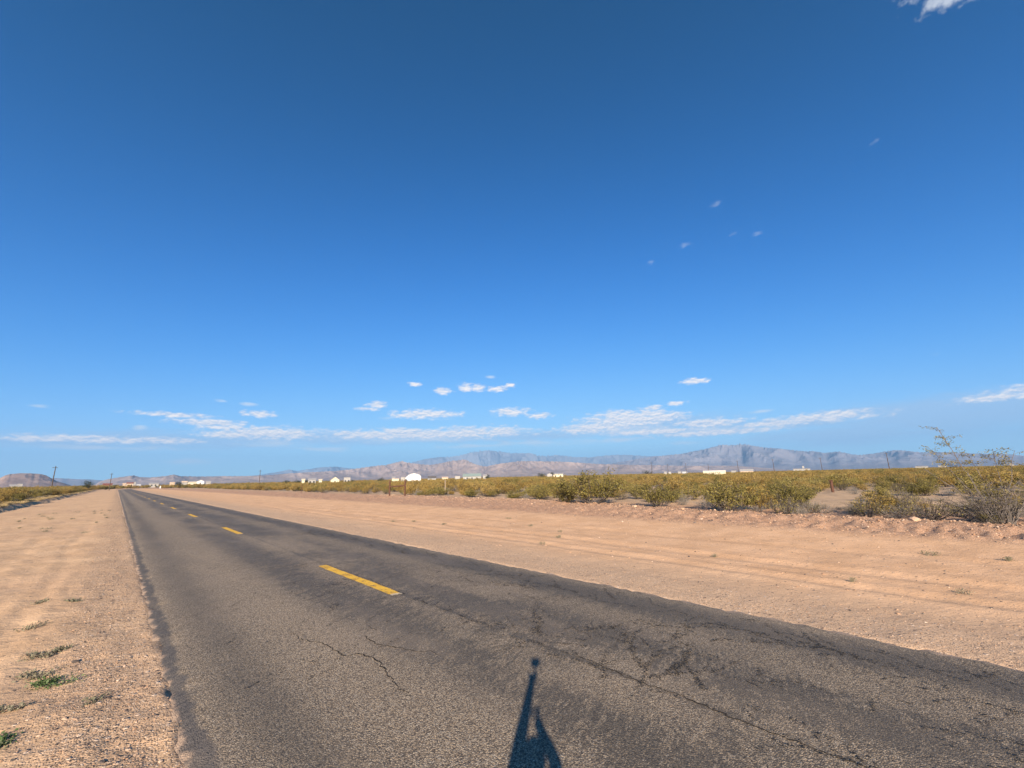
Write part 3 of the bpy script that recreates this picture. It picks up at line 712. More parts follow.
# scatter over the desert on both sides of the road
g = np.random.default_rng(5)
pts = []
def ok(x, y):
    u = x - road_cx(y)
    e = scrub_edge(y) + .5 * fbm(y / 6., 1.7, 3, 71)
    right_ = u > e + .4
    left_ = u < bank_x(y) - 1.3
    far_ = (y > 600) & (np.abs(u - 4) > 6)
    return right_ | left_ | far_
N = 340000
rr_ = 24 * np.exp(g.random(N) * math.log(1500 / 24.)); aa_ = g.uniform(-45, 112, N)
xs_ = rr_ * np.sin(np.radians(aa_)); ys_ = rr_ * np.cos(np.radians(aa_))
dens = .24 * np.where(rr_ < 130, 1.0, (130 / rr_) ** 1.35)                # bushes per m2
samp = N / (R(157) * math.log(1500 / 24.)) / rr_ ** 2                     # candidates per m2
keep = g.random(N) < np.clip(dens / samp * (.55 + 1.0 * np.clip(.5 + fbm(xs_ / 14, ys_ / 14, 3, 81), 0, 1.2)), 0, 1)
keep &= ok(xs_, ys_)
xs_, ys_, rr_ = xs_[keep], ys_[keep], rr_[keep]
# thin by a grid so near bushes do not pile up
cell = {}; sel = []
for i in np.argsort(rr_):
    x, y, r_ = xs_[i], ys_[i], rr_[i]
    if r_ < 140:
        u = x - scrub_edge(y); mind = .95 + .45 * float(np.clip(.5 + .9 * perlin(x / 9., y / 9., 83), 0, 1))
        # open sandy patches behind the first row on the right
        if 76 < math.degrees(math.atan2(x, y)) < 84 and 30 < r_ < 52: mind = 2.5
        elif 84 <= math.degrees(math.atan2(x, y)) < 96 and 30 < r_ < 48: mind = 1.5
        kx, ky = int(x // 2), int(y // 2); bad = False
        for dx in (-2, -1, 0, 1, 2):
            for dy in (-2, -1, 0, 1, 2):
                for (qx, qy) in cell.get((kx + dx, ky + dy), ()):
                    if (qx - x) ** 2 + (qy - y) ** 2 < mind * mind: bad = True
        if bad: continue
        cell.setdefault((kx, ky), []).append((x, y))
    sel.append((r_, x, y))
# the particular bushes of the photograph
SPECIAL = [
 ('creosote_bush', 27.9, 21.0, (2.25, 2.25, 1.72), 'large yellow green creosote bush, tallest of the leafy ones, at the edge of the sand'),
 ('creosote_bush', 27.6, 23.6, (1.5, 1.5, 1.3), 'yellow green creosote bush leaning against the largest leafy bush'),
 ('creosote_bush', 30.6, 29.4, (1.25, 1.25, 1.05), 'rounded creosote bush with grey twigs at its foot, just beyond the largest leafy bush'),
 ('creosote_bush', 27.2, 15.2, (1.25, 1.25, 1.1), 'dense dark green creosote bush with a black shaded foot beside pale rocks'),
 ('creosote_bush', 26.3, 10.2, (1.35, 1.35, 1.15), 'bright green creosote bush below the long cream building'),
 ('sparse_bush', 25.9, 7.4, (1.35, 1.35, 1.1), 'sparse grey green bush in front of the short rusty post'),
 ('sparse_bush', 25.8, 3.9, (1.1, 1.1, .9), 'dark twiggy bush at the sand edge beside the open sandy patch'),
 ('sparse_bush', 25.6, 1.9, (1.2, 1.2, .95), 'dark twiggy bush at the sand edge next to the tall wispy bush'),
]
for kd, x, y, s, lab in SPECIAL:
    place_bush(kd, x, y, s, rnd.uniform(0, 6.28), True, lab, 'bushes at the edge of the sand')
sel = [q for q in sel if all((q[1] - s_[1]) ** 2 + (q[2] - s_[2]) ** 2 > 2.2 for s_ in SPECIAL) and not (q[1] < 27.5 and -3 < q[2] < 1.0)]
def hides_post(r_, x, y):
    a_ = math.degrees(math.atan2(x, y))
    return (abs(a_ - 78.9) < 1.6 and 36 < r_ < 56) or (abs(a_ - 61.3) < 1.2 and 40 < r_ < 53)
sel = [q for q in sel if not hides_post(*q)]
# a tangle of low dry brush between the front bushes on the right
for i in range(46):
    y_ = rnd.uniform(-1.5, 9.5); x_ = float(scrub_edge(y_)) + abs(rnd.gauss(0, 4.5)) + .3
    if abs(math.degrees(math.atan2(x_, y_)) - 78.9) > 1.2:
        s_ = rnd.uniform(.55, 1.15); place_bush('grey_brush' if i % 4 else 'sparse_bush', x_, y_, (s_ * (1.1 if i % 4 else .7), s_ * (1.1 if i % 4 else .7), s_ * (.9 if i % 4 else .6)), rnd.uniform(0, 6.28), True)
sel.sort()
def pick_kind(x, y, r_):
    k = perlin(x / 30., y / 30., 91) + rnd.gauss(0, .3)
    q = rnd.random()
    if x > 0 and x - float(scrub_edge(y)) < 9 and y < 8: return 'sparse_bush' if q < .45 else 'grey_brush' if q < .8 else 'dry_creosote_bush'
    if r_ > 150: return 'dry_creosote_bush' if q < .68 else 'creosote_bush'
    if q < .26: return 'grey_brush'
    if q < .44: return 'sparse_bush'
    if x > 0 and r_ > 55: return 'dry_creosote_bush' if k > -.25 else 'creosote_bush'
    return 'creosote_bush' if k > -.15 else 'dry_creosote_bush'
NPART, NIND = 150, 330
rest = {k: [] for k in KINDS}; sources = {k: [] for k in KINDS}; count = {}
for i, (r_, x, y) in enumerate(sel):
    kd = pick_kind(x, y, r_)
    s = rnd.choice((.55, .8, .95, 1.05, 1.25)) * rnd.uniform(.85, 1.12) * (1.2 if x < 0 else 1.0); zs = (1.0 + .6 * float(sstep(250, 480, y))) * (.82 if r_ < 60 and x > 0 else 1); s3 = (s * rnd.uniform(.9, 1.25), s * rnd.uniform(.9, 1.25), s * rnd.uniform(.85, 1.1) * zs); rz = rnd.uniform(0, 6.28)
    if i < NIND:
        o = place_bush(kd, float(x), float(y), s3, rz, i < NPART)
        if i >= NPART: sources[kd].append(o)
    else:
        g_ = 1 + min(r_, 1200) / 2600
        rest[kd].append((x, y, (s3[0] * g_, s3[1] * g_, s3[2]), rz))

def scatter(name, label, cat, srcs, P, zoff=0.0):
    """one object of instances on points: only for what nobody could count"""
    x = np.array([p[0] for p in P]); y = np.array([p[1] for p in P])
    me = bpy.data.meshes.new(name)
    me.from_pydata(np.column_stack([x, y, gz(x, y) + zoff]).tolist(), [], [])
    at = me.attributes.new('scl', 'FLOAT_VECTOR', 'POINT'); at.data.foreach_set('vector', np.array([p[2] for p in P], dtype=np.float32).ravel())
    at = me.attributes.new('rot', 'FLOAT_VECTOR', 'POINT'); at.data.foreach_set('vector', np.array([(p[4] if len(p) > 4 else (0, 0)) + (p[3],) for p in P], dtype=np.float32).ravel())
    at = me.attributes.new('pick', 'INT', 'POINT'); at.data.foreach_set('value', np.array([rnd.randrange(len(srcs)) for _ in P], dtype=np.int32))
    o = obj(name, me)
    ng = bpy.data.node_groups.new(name + '_scatter', 'GeometryNodeTree')
    ng.interface.new_socket('Geometry', in_out='INPUT', socket_type='NodeSocketGeometry')
    ng.interface.new_socket('Geometry', in_out='OUTPUT', socket_type='NodeSocketGeometry')
    N_, L_ = ng.nodes, ng.links
    gi = N_.new('NodeGroupInput'); go = N_.new('NodeGroupOutput')
    jn = N_.new('GeometryNodeJoinGeometry')
    for s in reversed(srcs):
        oi = N_.new('GeometryNodeObjectInfo'); oi.transform_space = 'ORIGINAL'; oi.inputs['Object'].default_value = s; oi.inputs['As Instance'].default_value = True
        L_.new(oi.outputs['Geometry'], jn.inputs[0])
    ip = N_.new('GeometryNodeInstanceOnPoints'); L_.new(gi.outputs[0], ip.inputs['Points']); L_.new(jn.outputs[0], ip.inputs['Instance'])
    ip.inputs['Pick Instance'].default_value = True
    def na(nm, ty):
        n = N_.new('GeometryNodeInputNamedAttribute'); n.data_type = ty; n.inputs[0].default_value = nm; return n.outputs[0]
    L_.new(na('pick', 'INT'), ip.inputs['Instance Index'])
    er = N_.new('FunctionNodeEulerToRotation'); L_.new(na('rot', 'FLOAT_VECTOR'), er.inputs[0]); L_.new(er.outputs[0], ip.inputs['Rotation'])
    L_.new(na('scl', 'FLOAT_VECTOR'), ip.inputs['Scale'])
    L_.new(ip.outputs[0], go.inputs[0])
    md = o.modifiers.new('scatter', 'NODES'); md.node_group = ng
    return tag(o, label, cat, kind='stuff')
names = {'creosote_bush': 'far_creosote_scrub', 'dry_creosote_bush': 'far_golden_scrub', 'grey_brush': 'far_grey_scrub', 'sparse_bush': 'far_sparse_scrub'}
for kd, P in rest.items():
    if P and sources[kd]:
        scatter(names[kd], {'creosote_bush': 'mass of distant olive green scrub covering the plain', 'dry_creosote_bush': 'mass of distant golden brown scrub covering the plain', 'grey_brush': 'distant low grey brush between the bushes', 'sparse_bush': 'distant sparse dark bushes on the plain'}[kd], 'scrub', sources[kd][:6], P)

# tall wispy bush, far right
def wispy():
    rn = random.Random(77); s = MB(); f = MB()
    def shoot(p0, tip, th, n_tw, lf):
        p0 = Vector(p0); tip = Vector(tip); pts = []
        for k in range(8):
            u_ = k / 7; pts.append(p0.lerp(tip, u_) + Vector((rn.gauss(0, .03), rn.gauss(0, .03), 0)) * (0 < k < 7) + Vector((0, 0, .10 * math.sin(u_ * 3.14))))
        s.tube(pts, [th * (1.2 - k / 7) + .003 for k in range(8)], 4)
        for j in range(n_tw):
            u_ = rn.uniform(.35, 1); k = min(int(u_ * 7), 6); p = pts[k].lerp(pts[k + 1], u_ * 7 - k)
            d = Vector((rn.gauss(0, .7), rn.gauss(.35, .7), rn.uniform(-.15, .55))).normalized() * rn.uniform(.2, .55)
            e = p + d
            s.tube([p, p + d * .5 + Vector((0, 0, .04)), e], [.006, .005, .003], 3)
            for _ in range(lf):
                leaf_quad(f, p.lerp(e, rn.uniform(.5, 1.1)) + Vector((rn.gauss(0, .05), rn.gauss(0, .05), rn.gauss(0, .03))), .06, rn)
    # +y is towards the left of the picture
    shoot((0, 0, 0), (0, 1.05, 3.85), .028, 46, 16); shoot((0, .1, 0), (.1, 1.35, 2.9), .022, 36, 14); shoot((.1, -.1, 0), (.2, .35, 2.7), .024, 26, 11)
    shoot((0, -.3, 0), (.1, -.35, 2.85), .024, 28, 14); shoot((.1, -.3, 0), (0, -.9, 2.75), .022, 28, 14); shoot((0, 0, 0), (-.1, 1.7, 2.1), .02, 16, 5); shoot((.1, -.4, 0), (.2, -1.5, 2.3), .022, 14, 6)
    for i in range(70):
        ph = rn.uniform(0, 6.28); q = rn.random() ** .6
        shoot((math.cos(ph) * .2, math.sin(ph) * .3, -.03), (math.cos(ph) * 1.2 * q, math.sin(ph) * 1.8 * q, rn.uniform(.7, 1.75) * (1.1 - .45 * q)), .013, 8, 1)
    return s, f
s, f = wispy()
r_ = tag(empty('wispy_bush', (25.2, -.1, gz1(25.2, -.1))), 'tall wispy half bare bush rising above the horizon at the sand edge', 'bush')
obj('stems', s.mesh('stems', plain('wispy_twig', (.135, .115, .10), .95, .3, 6)), r_); obj('foliage', f.mesh('foliage', M_CREO), r_)
# thin taller shoots standing out of the large creosote
s, f = bush(555, H=2.7, Rd=.95, stems=12, twigs=5, leaves=7, lsize=.06, bare=.72, dead=0)
r_ = tag(empty('tall_creosote_bush', (28.9, 22.3, gz1(28.9, 22.3))), 'thin tall creosote shoots standing out above the largest leafy bush', 'bush')
obj('stems', s.mesh('stems', M_STEM), r_); obj('foliage', f.mesh('foliage', M_CREO), r_)

# straw grass on the cut bank
tuft = MB(); rn = random.Random(3)
for i in range(60):
    a_ = rn.uniform(0, 6.28); q = rn.uniform(0, .18); p = Vector((math.cos(a_) * q, math.sin(a_) * q, -.02)); hh = rn.uniform(.1, .28)
    e = p + Vector((rn.gauss(0, .08), rn.gauss(0, .08), hh)); sd = Vector((math.sin(a_), -math.cos(a_), 0)) * .006
    tuft.poly([p - sd, p + sd, e])
tme = tuft.mesh('straw_tuft', M_GRASS)
tufts = []
for i in range(3):
    y = 84 + i * 9.0; x = float(bank_x(y)) - .9
    o = obj('straw_tuft', tme, loc=(x, y, gz1(x, y))); o.scale = (1.6, 1.6, 1.2); tag(o, 'tuft of straw grass on top of the cut bank', 'grass tuft', 'straw grass tufts on the bank'); tufts.append(o)
P = []
for i in range(2600):
    y = 55 * math.exp(rnd.random() * math.log(400 / 55)); x = float(bank_x(y)) - rnd.uniform(.3, 2.4)
    s = rnd.uniform(.7, 1.5); P.append((x, y, (s * 1.3, s * 1.3, s), rnd.uniform(0, 6.28)))
scatter('straw_grass', 'straw coloured dry grass along the top of the cut bank', 'dry grass', tufts, P)

# flat weeds on the left verge
def weed(seed, rx, ry, n, mat, fl=.045):
    rn = random.Random(seed); mb = MB()
    lobes = [(rn.uniform(-.6, .6) * rx, rn.uniform(-.6, .6) * ry, rn.uniform(.4, .75)) for _ in range(6)]
    for i in range(n):
        c = lobes[rn.randrange(6)]
        x, y = c[0] + rn.gauss(0, .30) * rx * c[2], c[1] + rn.gauss(0, .30) * ry * c[2]
        leaf_quad(mb, (x, y, rn.uniform(-.01, fl)), .034, rn, up=1.0)
    return mb.mesh('ground_weed', mat)
WEEDS = [(-.52, 6.35, .30, .20, 900, M_WEED, 'bright green flat weed at the bottom left corner of the sand'),
 (-.28, 7.75, .30, .22, 500, M_WEED, 'green flat weed patch in the middle of three patches on the left sand'),
 (-.42, 8.25, .30, .22, 420, M_GWEED, 'grey green flat weed patch between two greener patches on the left sand'),
 (-.42, 9.05, .28, .26, 520, M_GWEED, 'olive flat weed patch beside a small grey stone on the left sand'),
 (-.55, 7.25, .22, .16, 260, M_GWEED, 'small faded weed patch nearer than the green patches on the left sand'),
 (-.75, 11.0, .22, .22, 240, M_GWEED, 'thin faded weed patch alone on the left sand, farther than the olive one'),
 (-.35, 12.7, .20, .25, 260, M_GWEED, 'right one of two faded weed patches midway along the left sand'),
 (-.85, 13.2, .22, .25, 260, M_GWEED, 'left one of two faded weed patches midway along the left sand'),
 (.12, 6.75, .12, .10, 90, M_GWEED, 'tiny grey weed in the gravel by the road edge')]
for i, (x, y, a_, b_, n, mt, lab) in enumerate(WEEDS):
    tag(obj('ground_weed', weed(300 + i, a_, b_, n, mt), loc=(x, y, gz1(x, y))), lab, 'weed', 'flat weeds on the left verge')
wm = [weed(330 + i, .3, .3, 240, M_GWEED, .08) for i in range(3)]
for i in range(26):
    y = rnd.uniform(14, 60); x = rnd.uniform(-5.5, .1)
    o = obj('ground_weed', wm[i % 3], loc=(x, y, gz1(x, y))); o.rotation_euler = (0, 0, rnd.uniform(0, 6)); s = rnd.uniform(.5, 1.2); o.scale = (s, s, 1)
    tag(o, 'small faded weed farther out on the left sand', 'weed', 'small faded weeds on the left sand')
for i in range(14):
    y = rnd.uniform(-2, 24); x = rnd.uniform(11, 17)
    o = obj('ground_weed', wm[i % 3], loc=(x, y, gz1(x, y))); o.rotation_euler = (0, 0, rnd.uniform(0, 6)); s = rnd.uniform(.4, 1.0); o.scale = (s, s, 1)
    tag(o, 'small dry weed on the sand right of the road', 'weed', 'small dry weeds on the right sand')

# ------------------------------------------------------------------ stones
def rock_mesh(name, seed, mat):
    rn = random.Random(seed); bm = bmesh.new()
    bmesh.ops.create_icosphere(bm, subdivisions=2, radius=1)
    ax = Vector((rn.uniform(.8, 1.2), rn.uniform(.6, 1), rn.uniform(.4, .7)))
    cuts = [(Vector((rn.gauss(0, 1), rn.gauss(0, 1), rn.gauss(0, 1))).normalized(), rn.uniform(.55, .9)) for _ in range(8)]
    for v_ in bm.verts:
        p = v_.co.copy()
        for n_, d in cuts:
            q = p.dot(n_)
            if q > d: p -= n_ * (q - d)
        v_.co = Vector((p.x * ax.x, p.y * ax.y, p.z * ax.z)) * (1 + rn.gauss(0, .03))
    me = bpy.data.meshes.new(name); bm.to_mesh(me); bm.free(); me.materials.append(mat); return me
def rock_mat(name, cols):
    m, t, b = new_mat(name)
    oi = t.add('ShaderNodeObjectInfo', 5); P = t.add('ShaderNodeTexCoord', 3)
    c = t.crgb(t.math('ADD', t.math('MULTIPLY', oi, .8), t.math('MULTIPLY', t.noise(P, 3, 4, .6), .3)), cols)
    t.put(b.inputs['Base Color'], c); t.put(b.inputs['Normal'], t.bump(t.noise(P, 6, 5, .6), .1, .5)); return m
M_ROCK = rock_mat('desert_stone', [(0, (.30, .18, .115)), (.35, (.43, .265, .165)), (.7, (.52, .345, .225)), (1, (.62, .47, .35))])
M_DARK = rock_mat('dark_stone', [(0, (.06, .05, .047)), (.5, (.13, .105, .09)), (1, (.24, .19, .15))])
rocks = [rock_mesh('rock', 400 + i, M_ROCK) for i in range(6)]; drocks = [rock_mesh('dark_rock', 420 + i, M_DARK) for i in range(3)]
pale_src, dark_src = [], []
for i in range(95):
    y = rnd.uniform(-4, 40) if i % 3 else rnd.uniform(-2, 14); e = float(scrub_edge(y)); x = e - abs(rnd.gauss(0, 2.4)) - .1
    if i % 5 == 0: x = e - rnd.uniform(.2, 1.0)
    s = rnd.choice((.04, .05, .055, .07, .08, .11)) * rnd.uniform(.8, 1.2) * (1.25 if i % 5 == 0 else 1)
    dk = rnd.random() < .18
    o = obj('dark_rock' if dk else 'rock', (drocks if dk else rocks)[rnd.randrange(3 if dk else 6)], loc=(x, y, gz1(x, y) + s * .18))
    o.scale = (s, s, s); o.rotation_euler = (rnd.gauss(0, .2), rnd.gauss(0, .2), rnd.uniform(0, 6.28))
    tag(o, 'dark stone in the rocky edge of the sand by the scrub' if dk else 'pale stone in the rocky edge of the sand by the scrub', 'rock', 'dark stones by the scrub' if dk else 'pale stones by the scrub')
    (dark_src if dk else pale_src).append(o)
for (x, y, s, k, lab) in ((-.11, 8.45, .05, 1, 'small grey stone alone beside the olive weed on the left sand'), (.20, 5.3, .032, 1, 'dark broken lump of asphalt in the gravel beside the road edge'),
                          (20.6, 8.9, .17, 1, 'dark flat stone lying alone on the smooth right sand'), (24.4, 2.2, .30, 0, 'broad flat pale boulder at the foot of the twiggy bushes'), (25.6, 15.9, .24, 0, 'pale rounded boulder beside the dense dark green bush'), (28.3, 24.4, .26, 0, 'pale boulder at the foot of the largest leafy bush')):
    o = obj('dark_rock' if k else 'rock', (drocks if k else rocks)[0], loc=(x, y, gz1(x, y) + s * .15)); o.scale = (s, s, s * .8); o.rotation_euler = (0, 0, rnd.uniform(0, 6)); tag(o, lab, 'rock')
P1, P2 = [], []
def pebble(x, y, s, dk): (P2 if dk else P1).append((x, y, (s, s, s), rnd.uniform(0, 6.28), (rnd.uniform(-.4, .4), rnd.uniform(-.4, .4))))
for i in range(5200):
    y = 3.2 * math.exp(rnd.random() * math.log(40 / 3.2)); x = rnd.gauss(.2, .27)
    if x < .78: pebble(x, y, rnd.uniform(.005, .013) * (1 if rnd.random() < .93 else 1.9), rnd.random() < (.6 if .02 < x < .36 else .3))
for i in range(900):
    y = 3 * math.exp(rnd.random() * math.log(30 / 3)); x = rnd.uniform(-6, .6); pebble(x, y, rnd.uniform(.005, .013) * (1 if rnd.random() < .94 else 2), rnd.random() < .2)
for i in range(4200):
    y = rnd.uniform(-3, 22); x = 7.72 + abs(rnd.gauss(0, 1.3)); pebble(x, y, rnd.uniform(.006, .016), rnd.random() < .25)
for i in range(3000):
    y = rnd.uniform(-6, 45); x = rnd.uniform(9, 22); pebble(x, y, rnd.uniform(.008, .03) * (1 if rnd.random() < .9 else 1.6), rnd.random() < .25)
for i in range(15000):
    y = rnd.uniform(-8, 60); e = float(scrub_edge(y)); x = e + .4 - abs(rnd.gauss(0, 2.4)); pebble(x, y, rnd.uniform(.012, .045) * (1 if rnd.random() < .9 else 1.7), rnd.random() < .2)
scatter('gravel', 'pale gravel and pebbles along the road edges and verge', 'gravel', pale_src[:6], P1)
scatter('dark_gravel', 'dark gravel and asphalt crumbs along the road edges', 'gravel', dark_src[:3], P2)

# ------------------------------------------------------------------ far buildings
M_WHITE = plain('white_siding', (.60, .59, .56), .7, .08, .6)
M_CREAM = plain('cream_siding', (.56, .48, .34), .75, .08, .6)
M_TAN = plain('tan_stucco', (.50, .38, .27), .8, .08, .6)
M_GREYW = plain('grey_siding', (.34, .35, .36), .75, .1, .6)
M_REDW = plain('red_brown_siding', (.20, .085, .065), .8, .15, .6)
M_DROOF = plain('dark_shingle_roof', (.09, .085, .085), .85, .2, 1)
M_DIM = plain('dull_white_siding', (.31, .295, .27), .8, .12, .6)  # even tone, darker than the plain white siding
M_DIMR = plain('dull_pale_roof', (.29, .28, .27), .8, .1, .6)  # even tone, darker than the white metal roof
M_GROOF = plain('green_grey_roof', (.20, .25, .23), .7, .12, 1)
M_WROOF = plain('white_metal_roof', (.62, .62, .61), .6, .05, 1)
M_GLASS = plain('dark_window_glass', (.03, .035, .04), .15, .1, 1, spec=.6)
def building(name, label, cat, a0, a1, elev, hgt, wall, roof, style='gable', dist=None, depth=None, windows=0, door=False, group=None, pitch=.22, turn=0.0):
    d = dist or max((hgt - EYE) / math.tan(R(elev)), 590 if abs(a0) < 8.5 else 340)
    if not dist: hgt = EYE + d * math.tan(R(elev))
    am = (a0 + a1) / 2; wdt = d * R(a1 - a0); dp = depth or min(max(wdt * .6, 4), 9)
    x, y = bearing(am, d + dp / 2)
    z = gz1(x, y) - .05
    r_ = tag(empty(name, (x, y, z), R(-am) + turn), label, cat, group)      # local -y faces the camera
    hw, hd = wdt / 2, dp / 2
    H = hgt - z
    wl = MB()
    if style == 'gable':                                        # ridge runs across the view
        eh = H * (1 - pitch)
        wl.box(-hw, hw, -hd, hd, 0, eh)
        obj('wall', wl.mesh('wall', wall), r_)
        rf = MB(); o_ = .3
        v_ = [(-hd - o_, eh + .01), (hd + o_, eh + .01), (0, H)]
        nb = MB(); nb.prism([(p[0], p[1]) for p in v_], -hw - o_, hw + o_)
        nb.v = [(yy, xx, zz) for (xx, yy, zz) in nb.v]; nb.f = [tuple(reversed(q)) for q in nb.f]
        obj('roof', nb.mesh('roof', roof), r_)
    elif style == 'front':                                      # gable end towards the camera
        eh = H * (1 - pitch)
        wl.prism([(-hw, 0), (hw, 0), (hw, eh), (0, H - .12), (-hw, eh)], -hd, hd); obj('wall', wl.mesh('wall', wall), r_)
        rf = MB()
        for s in (-1, 1):
            rf.prism([(0, H - .10), (s * (hw + .25), eh - .10), (s * (hw + .25), eh), (0, H)], -hd - .25, hd + .25)
        obj('roof', rf.mesh('roof', roof), r_)
    elif style == 'barn':
        pf = [(-hw, 0), (hw, 0), (hw, H * .66), (hw * .8, H * .82), (hw * .1, H * .985), (-hw * .55, H * .83), (-hw * .95, H * .55)]
        wl.prism(pf, -hd, hd); obj('wall', wl.mesh('wall', wall), r_)
        rf = MB(); cr = [(hw * 1.02, H * .66), (hw * .82, H * .84), (hw * .1, H), (-hw * .57, H * .85), (-hw * 1.0, H * .55)]
        for p, q in zip(cr[:-1], cr[1:]):
            rf.prism([(p[0], p[1] - .02), (p[0], p[1] + .08), (q[0], q[1] + .08), (q[0], q[1] - .02)], -hd - .2, hd + .2)
        obj('roof', rf.mesh('roof', roof), r_)
    else:
        wl.box(-hw, hw, -hd, hd, 0, H - .18); obj('wall', wl.mesh('wall', wall), r_)
        rf = MB(); rf.box(-hw - .15, hw + .15, -hd - .15, hd + .15, H - .18, H); obj('roof', rf.mesh('roof', roof), r_)
    eh = H * (1 - pitch) if style in ('gable', 'front') else H * .75
    for i in range(windows):
        wx = -hw + wdt * (i + .5 + (.35 if door else 0)) / (windows + (.7 if door else 0)); mb = MB()
        mb.box(wx - .5, wx + .5, -hd - .04, -hd + .02, eh * .42, eh * .78); obj('window', mb.mesh('window', M_GLASS), r_)
    if door:
        mb = MB(); mb.box(-hw + wdt * .12, -hw + wdt * .12 + .95, -hd - .05, -hd + .02, .05, min(2.1, eh * .8)); obj('door', mb.mesh('door', M_GREYW), r_)
    return r_
building('house', 'small white house by the mesa, left end of the plain', 'house', -6.88, -6.46, .38, 4.2, M_DIM, M_DIMR, 'gable', windows=2)
building('trailer_home', 'low white trailer next to the small white house below the mesa', 'trailer', -6.43, -6.15, .43, 4.0, M_DIM, M_GREYW, 'flat', windows=1)
building('barn', 'long dark red brown building left of the road end', 'barn', -1.05, -.38, .32, 4.2, M_REDW, M_REDW, 'gable', windows=0, door=True)
building('house', 'tan house just right of the far road end', 'house', .38, .60, .32, 4.4, M_TAN, M_TAN, 'gable')
building('house', 'wide tan house with brown roof beyond the road end', 'house', .66, 1.16, .38, 5, M_TAN, M_REDW, 'gable', windows=2)
building('shed', 'small bright white shed beside the wide tan house', 'shed', 1.18, 1.34, .46, 5, M_DIM, M_DIMR, 'front')
building('shed', 'low grey shed at the road bend', 'shed', 1.40, 1.74, .19, 3.6, M_GREYW, M_GREYW, 'flat')
building('house', 'white house with dark roof right of the road bend', 'house', 2.34, 3.12, .29, 4.4, M_DIM, M_DIMR, 'gable', windows=2, door=True)
building('house', 'tan house beside a dark tree, left of a row of white houses', 'house', 4.0, 4.41, .32, 4.6, M_TAN, M_TAN, 'gable')
building('house', 'small white house right of the dark tree', 'house', 4.98, 5.45, .40, 4.6, M_DIM, M_TAN, 'gable')
building('house', 'long low cream house in a row of white houses', 'house', 5.49, 6.22, .32, 4.4, M_CREAM, M_CREAM, 'gable', windows=2)
building('house', 'brightest tall white house of the row left of the scrub', 'house', 6.25, 6.90, .47, 5.0, M_WHITE, M_WROOF, 'front', windows=1)
building('house', 'white house at the right end of the row left of the scrub', 'house', 7.05, 7.49, .35, 4.4, M_DIM, M_DIMR, 'gable')
building('house', 'small cream house beside a tree on the plain', 'house', 16.42, 16.74, .39, 4.4, M_CREAM, M_CREAM, 'gable')
building('house', 'white house with flat front between two cream houses', 'house', 17.12, 17.94, .40, 4.4, M_DIM, M_DIMR, 'gable', windows=2)
building('shed', 'small cream shed right of the white house', 'shed', 18.28, 18.61, .31, 4.0, M_CREAM, M_CREAM, 'gable')
building('house', 'cream yellow house with steep gable on the plain', 'house', 19.60, 20.57, .54, 5.4, M_CREAM, M_CREAM, 'front', windows=1, pitch=.42)
building('trailer_home', 'white trailer home right of the cream gabled house', 'trailer', 21.09, 21.85, .45, 4.4, M_DIM, M_DIMR, 'flat', windows=2)
building('shed', 'tiny white shed just left of the big white barn', 'shed', 26.85, 27.2, .40, 4.6, M_DIM, M_DIMR, 'gable')
building('house', 'low tan house in front of the tiny white shed', 'house', 26.84, 27.71, .14, 2.95, M_CREAM, M_TAN, 'flat', dist=270)
building('barn', 'big white metal barn with arched roof', 'barn', 28.46, 30.47, .79, 5.6, M_WHITE, M_WROOF, 'barn', depth=12, dist=250)
building('shed', 'low white lean shed against the big white barn', 'shed', 27.95, 28.44, .33, 3.6, M_DIM, M_DIMR, 'flat', dist=243)
building('house', 'grey white house with dark roof right of the big white barn', 'house', 31.37, 32.40, .38, 4.4, M_GREYW, M_DROOF, 'gable', pitch=.4, door=True)
building('house', 'small tan house behind the lone wooden post', 'house', 33.18, 33.96, .24, 4.0, M_TAN, M_TAN, 'gable')
building('shed', 'small white shed left of the green roofed house', 'shed', 34.87, 35.53, .30, 4.4, M_DIM, M_DIMR, 'flat')
building('house', 'long white house with grey green roof', 'house', 35.92, 38.30, .59, 5.4, M_DIM, M_GROOF, 'gable', windows=3, door=True, pitch=.4)
building('shed', 'white shed behind the green roofed house', 'shed', 38.57, 39.10, .42, 5.0, M_DIM, M_DIMR, 'gable')
building('house', 'small white house between two dark trees', 'house', 47.09, 47.75, .41, 4.6, M_DIM, M_DIMR, 'front')
building('house', 'wide pale house beyond the largest leafy bush', 'house', 47.89, 49.2, .38, 4.6, M_CREAM, M_DIMR, 'gable', windows=2)
building('shed', 'small white shed under the far mountains, left one of a pair', 'shed', 61.94, 62.24, .26, 4.2, M_DIM, M_DIMR, 'gable')
building('shed', 'small white shed under the far mountains, right one of a pair', 'shed', 62.41, 62.76, .19, 3.8, M_DIM, M_DIMR, 'flat')
building('house', 'small white house left of the long cream building', 'house', 63.59, 63.94, .25, 4.2, M_DIM, M_DIMR, 'gable')
building('shed', 'low grey shed left of the long cream building', 'shed', 64.05, 64.62, .18, 3.8, M_GREYW, M_GREYW, 'flat')
lb = building('mobile_home', 'long cream mobile home with a row of small windows', 'mobile home', 66.44, 68.90, .18, 3.05, M_CREAM, M_WROOF, 'flat', dist=250, depth=4)
for i in range(6):
    mb = MB(); wx = -2.2 + i * .95; mb.box(wx - .25, wx + .25, -2.05, -1.98, 1.75, 2.25); obj('window', mb.mesh('window', M_GLASS), lb)
building('shed', 'white shed just right of the long cream mobile home', 'shed', 69.49, 70.01, .17, 3.8, M_DIM, M_DIMR, 'gable')
building('warehouse', 'long low white roofed warehouse under the mountain', 'warehouse', 70.45, 71.79, .28, 5, M_TAN, M_DIMR, 'gable', pitch=.5)
building('warehouse', 'long white plant building beneath a white tower', 'warehouse', 75.70, 77.26, .20, 5, M_DIM, M_DIMR, 'gable')
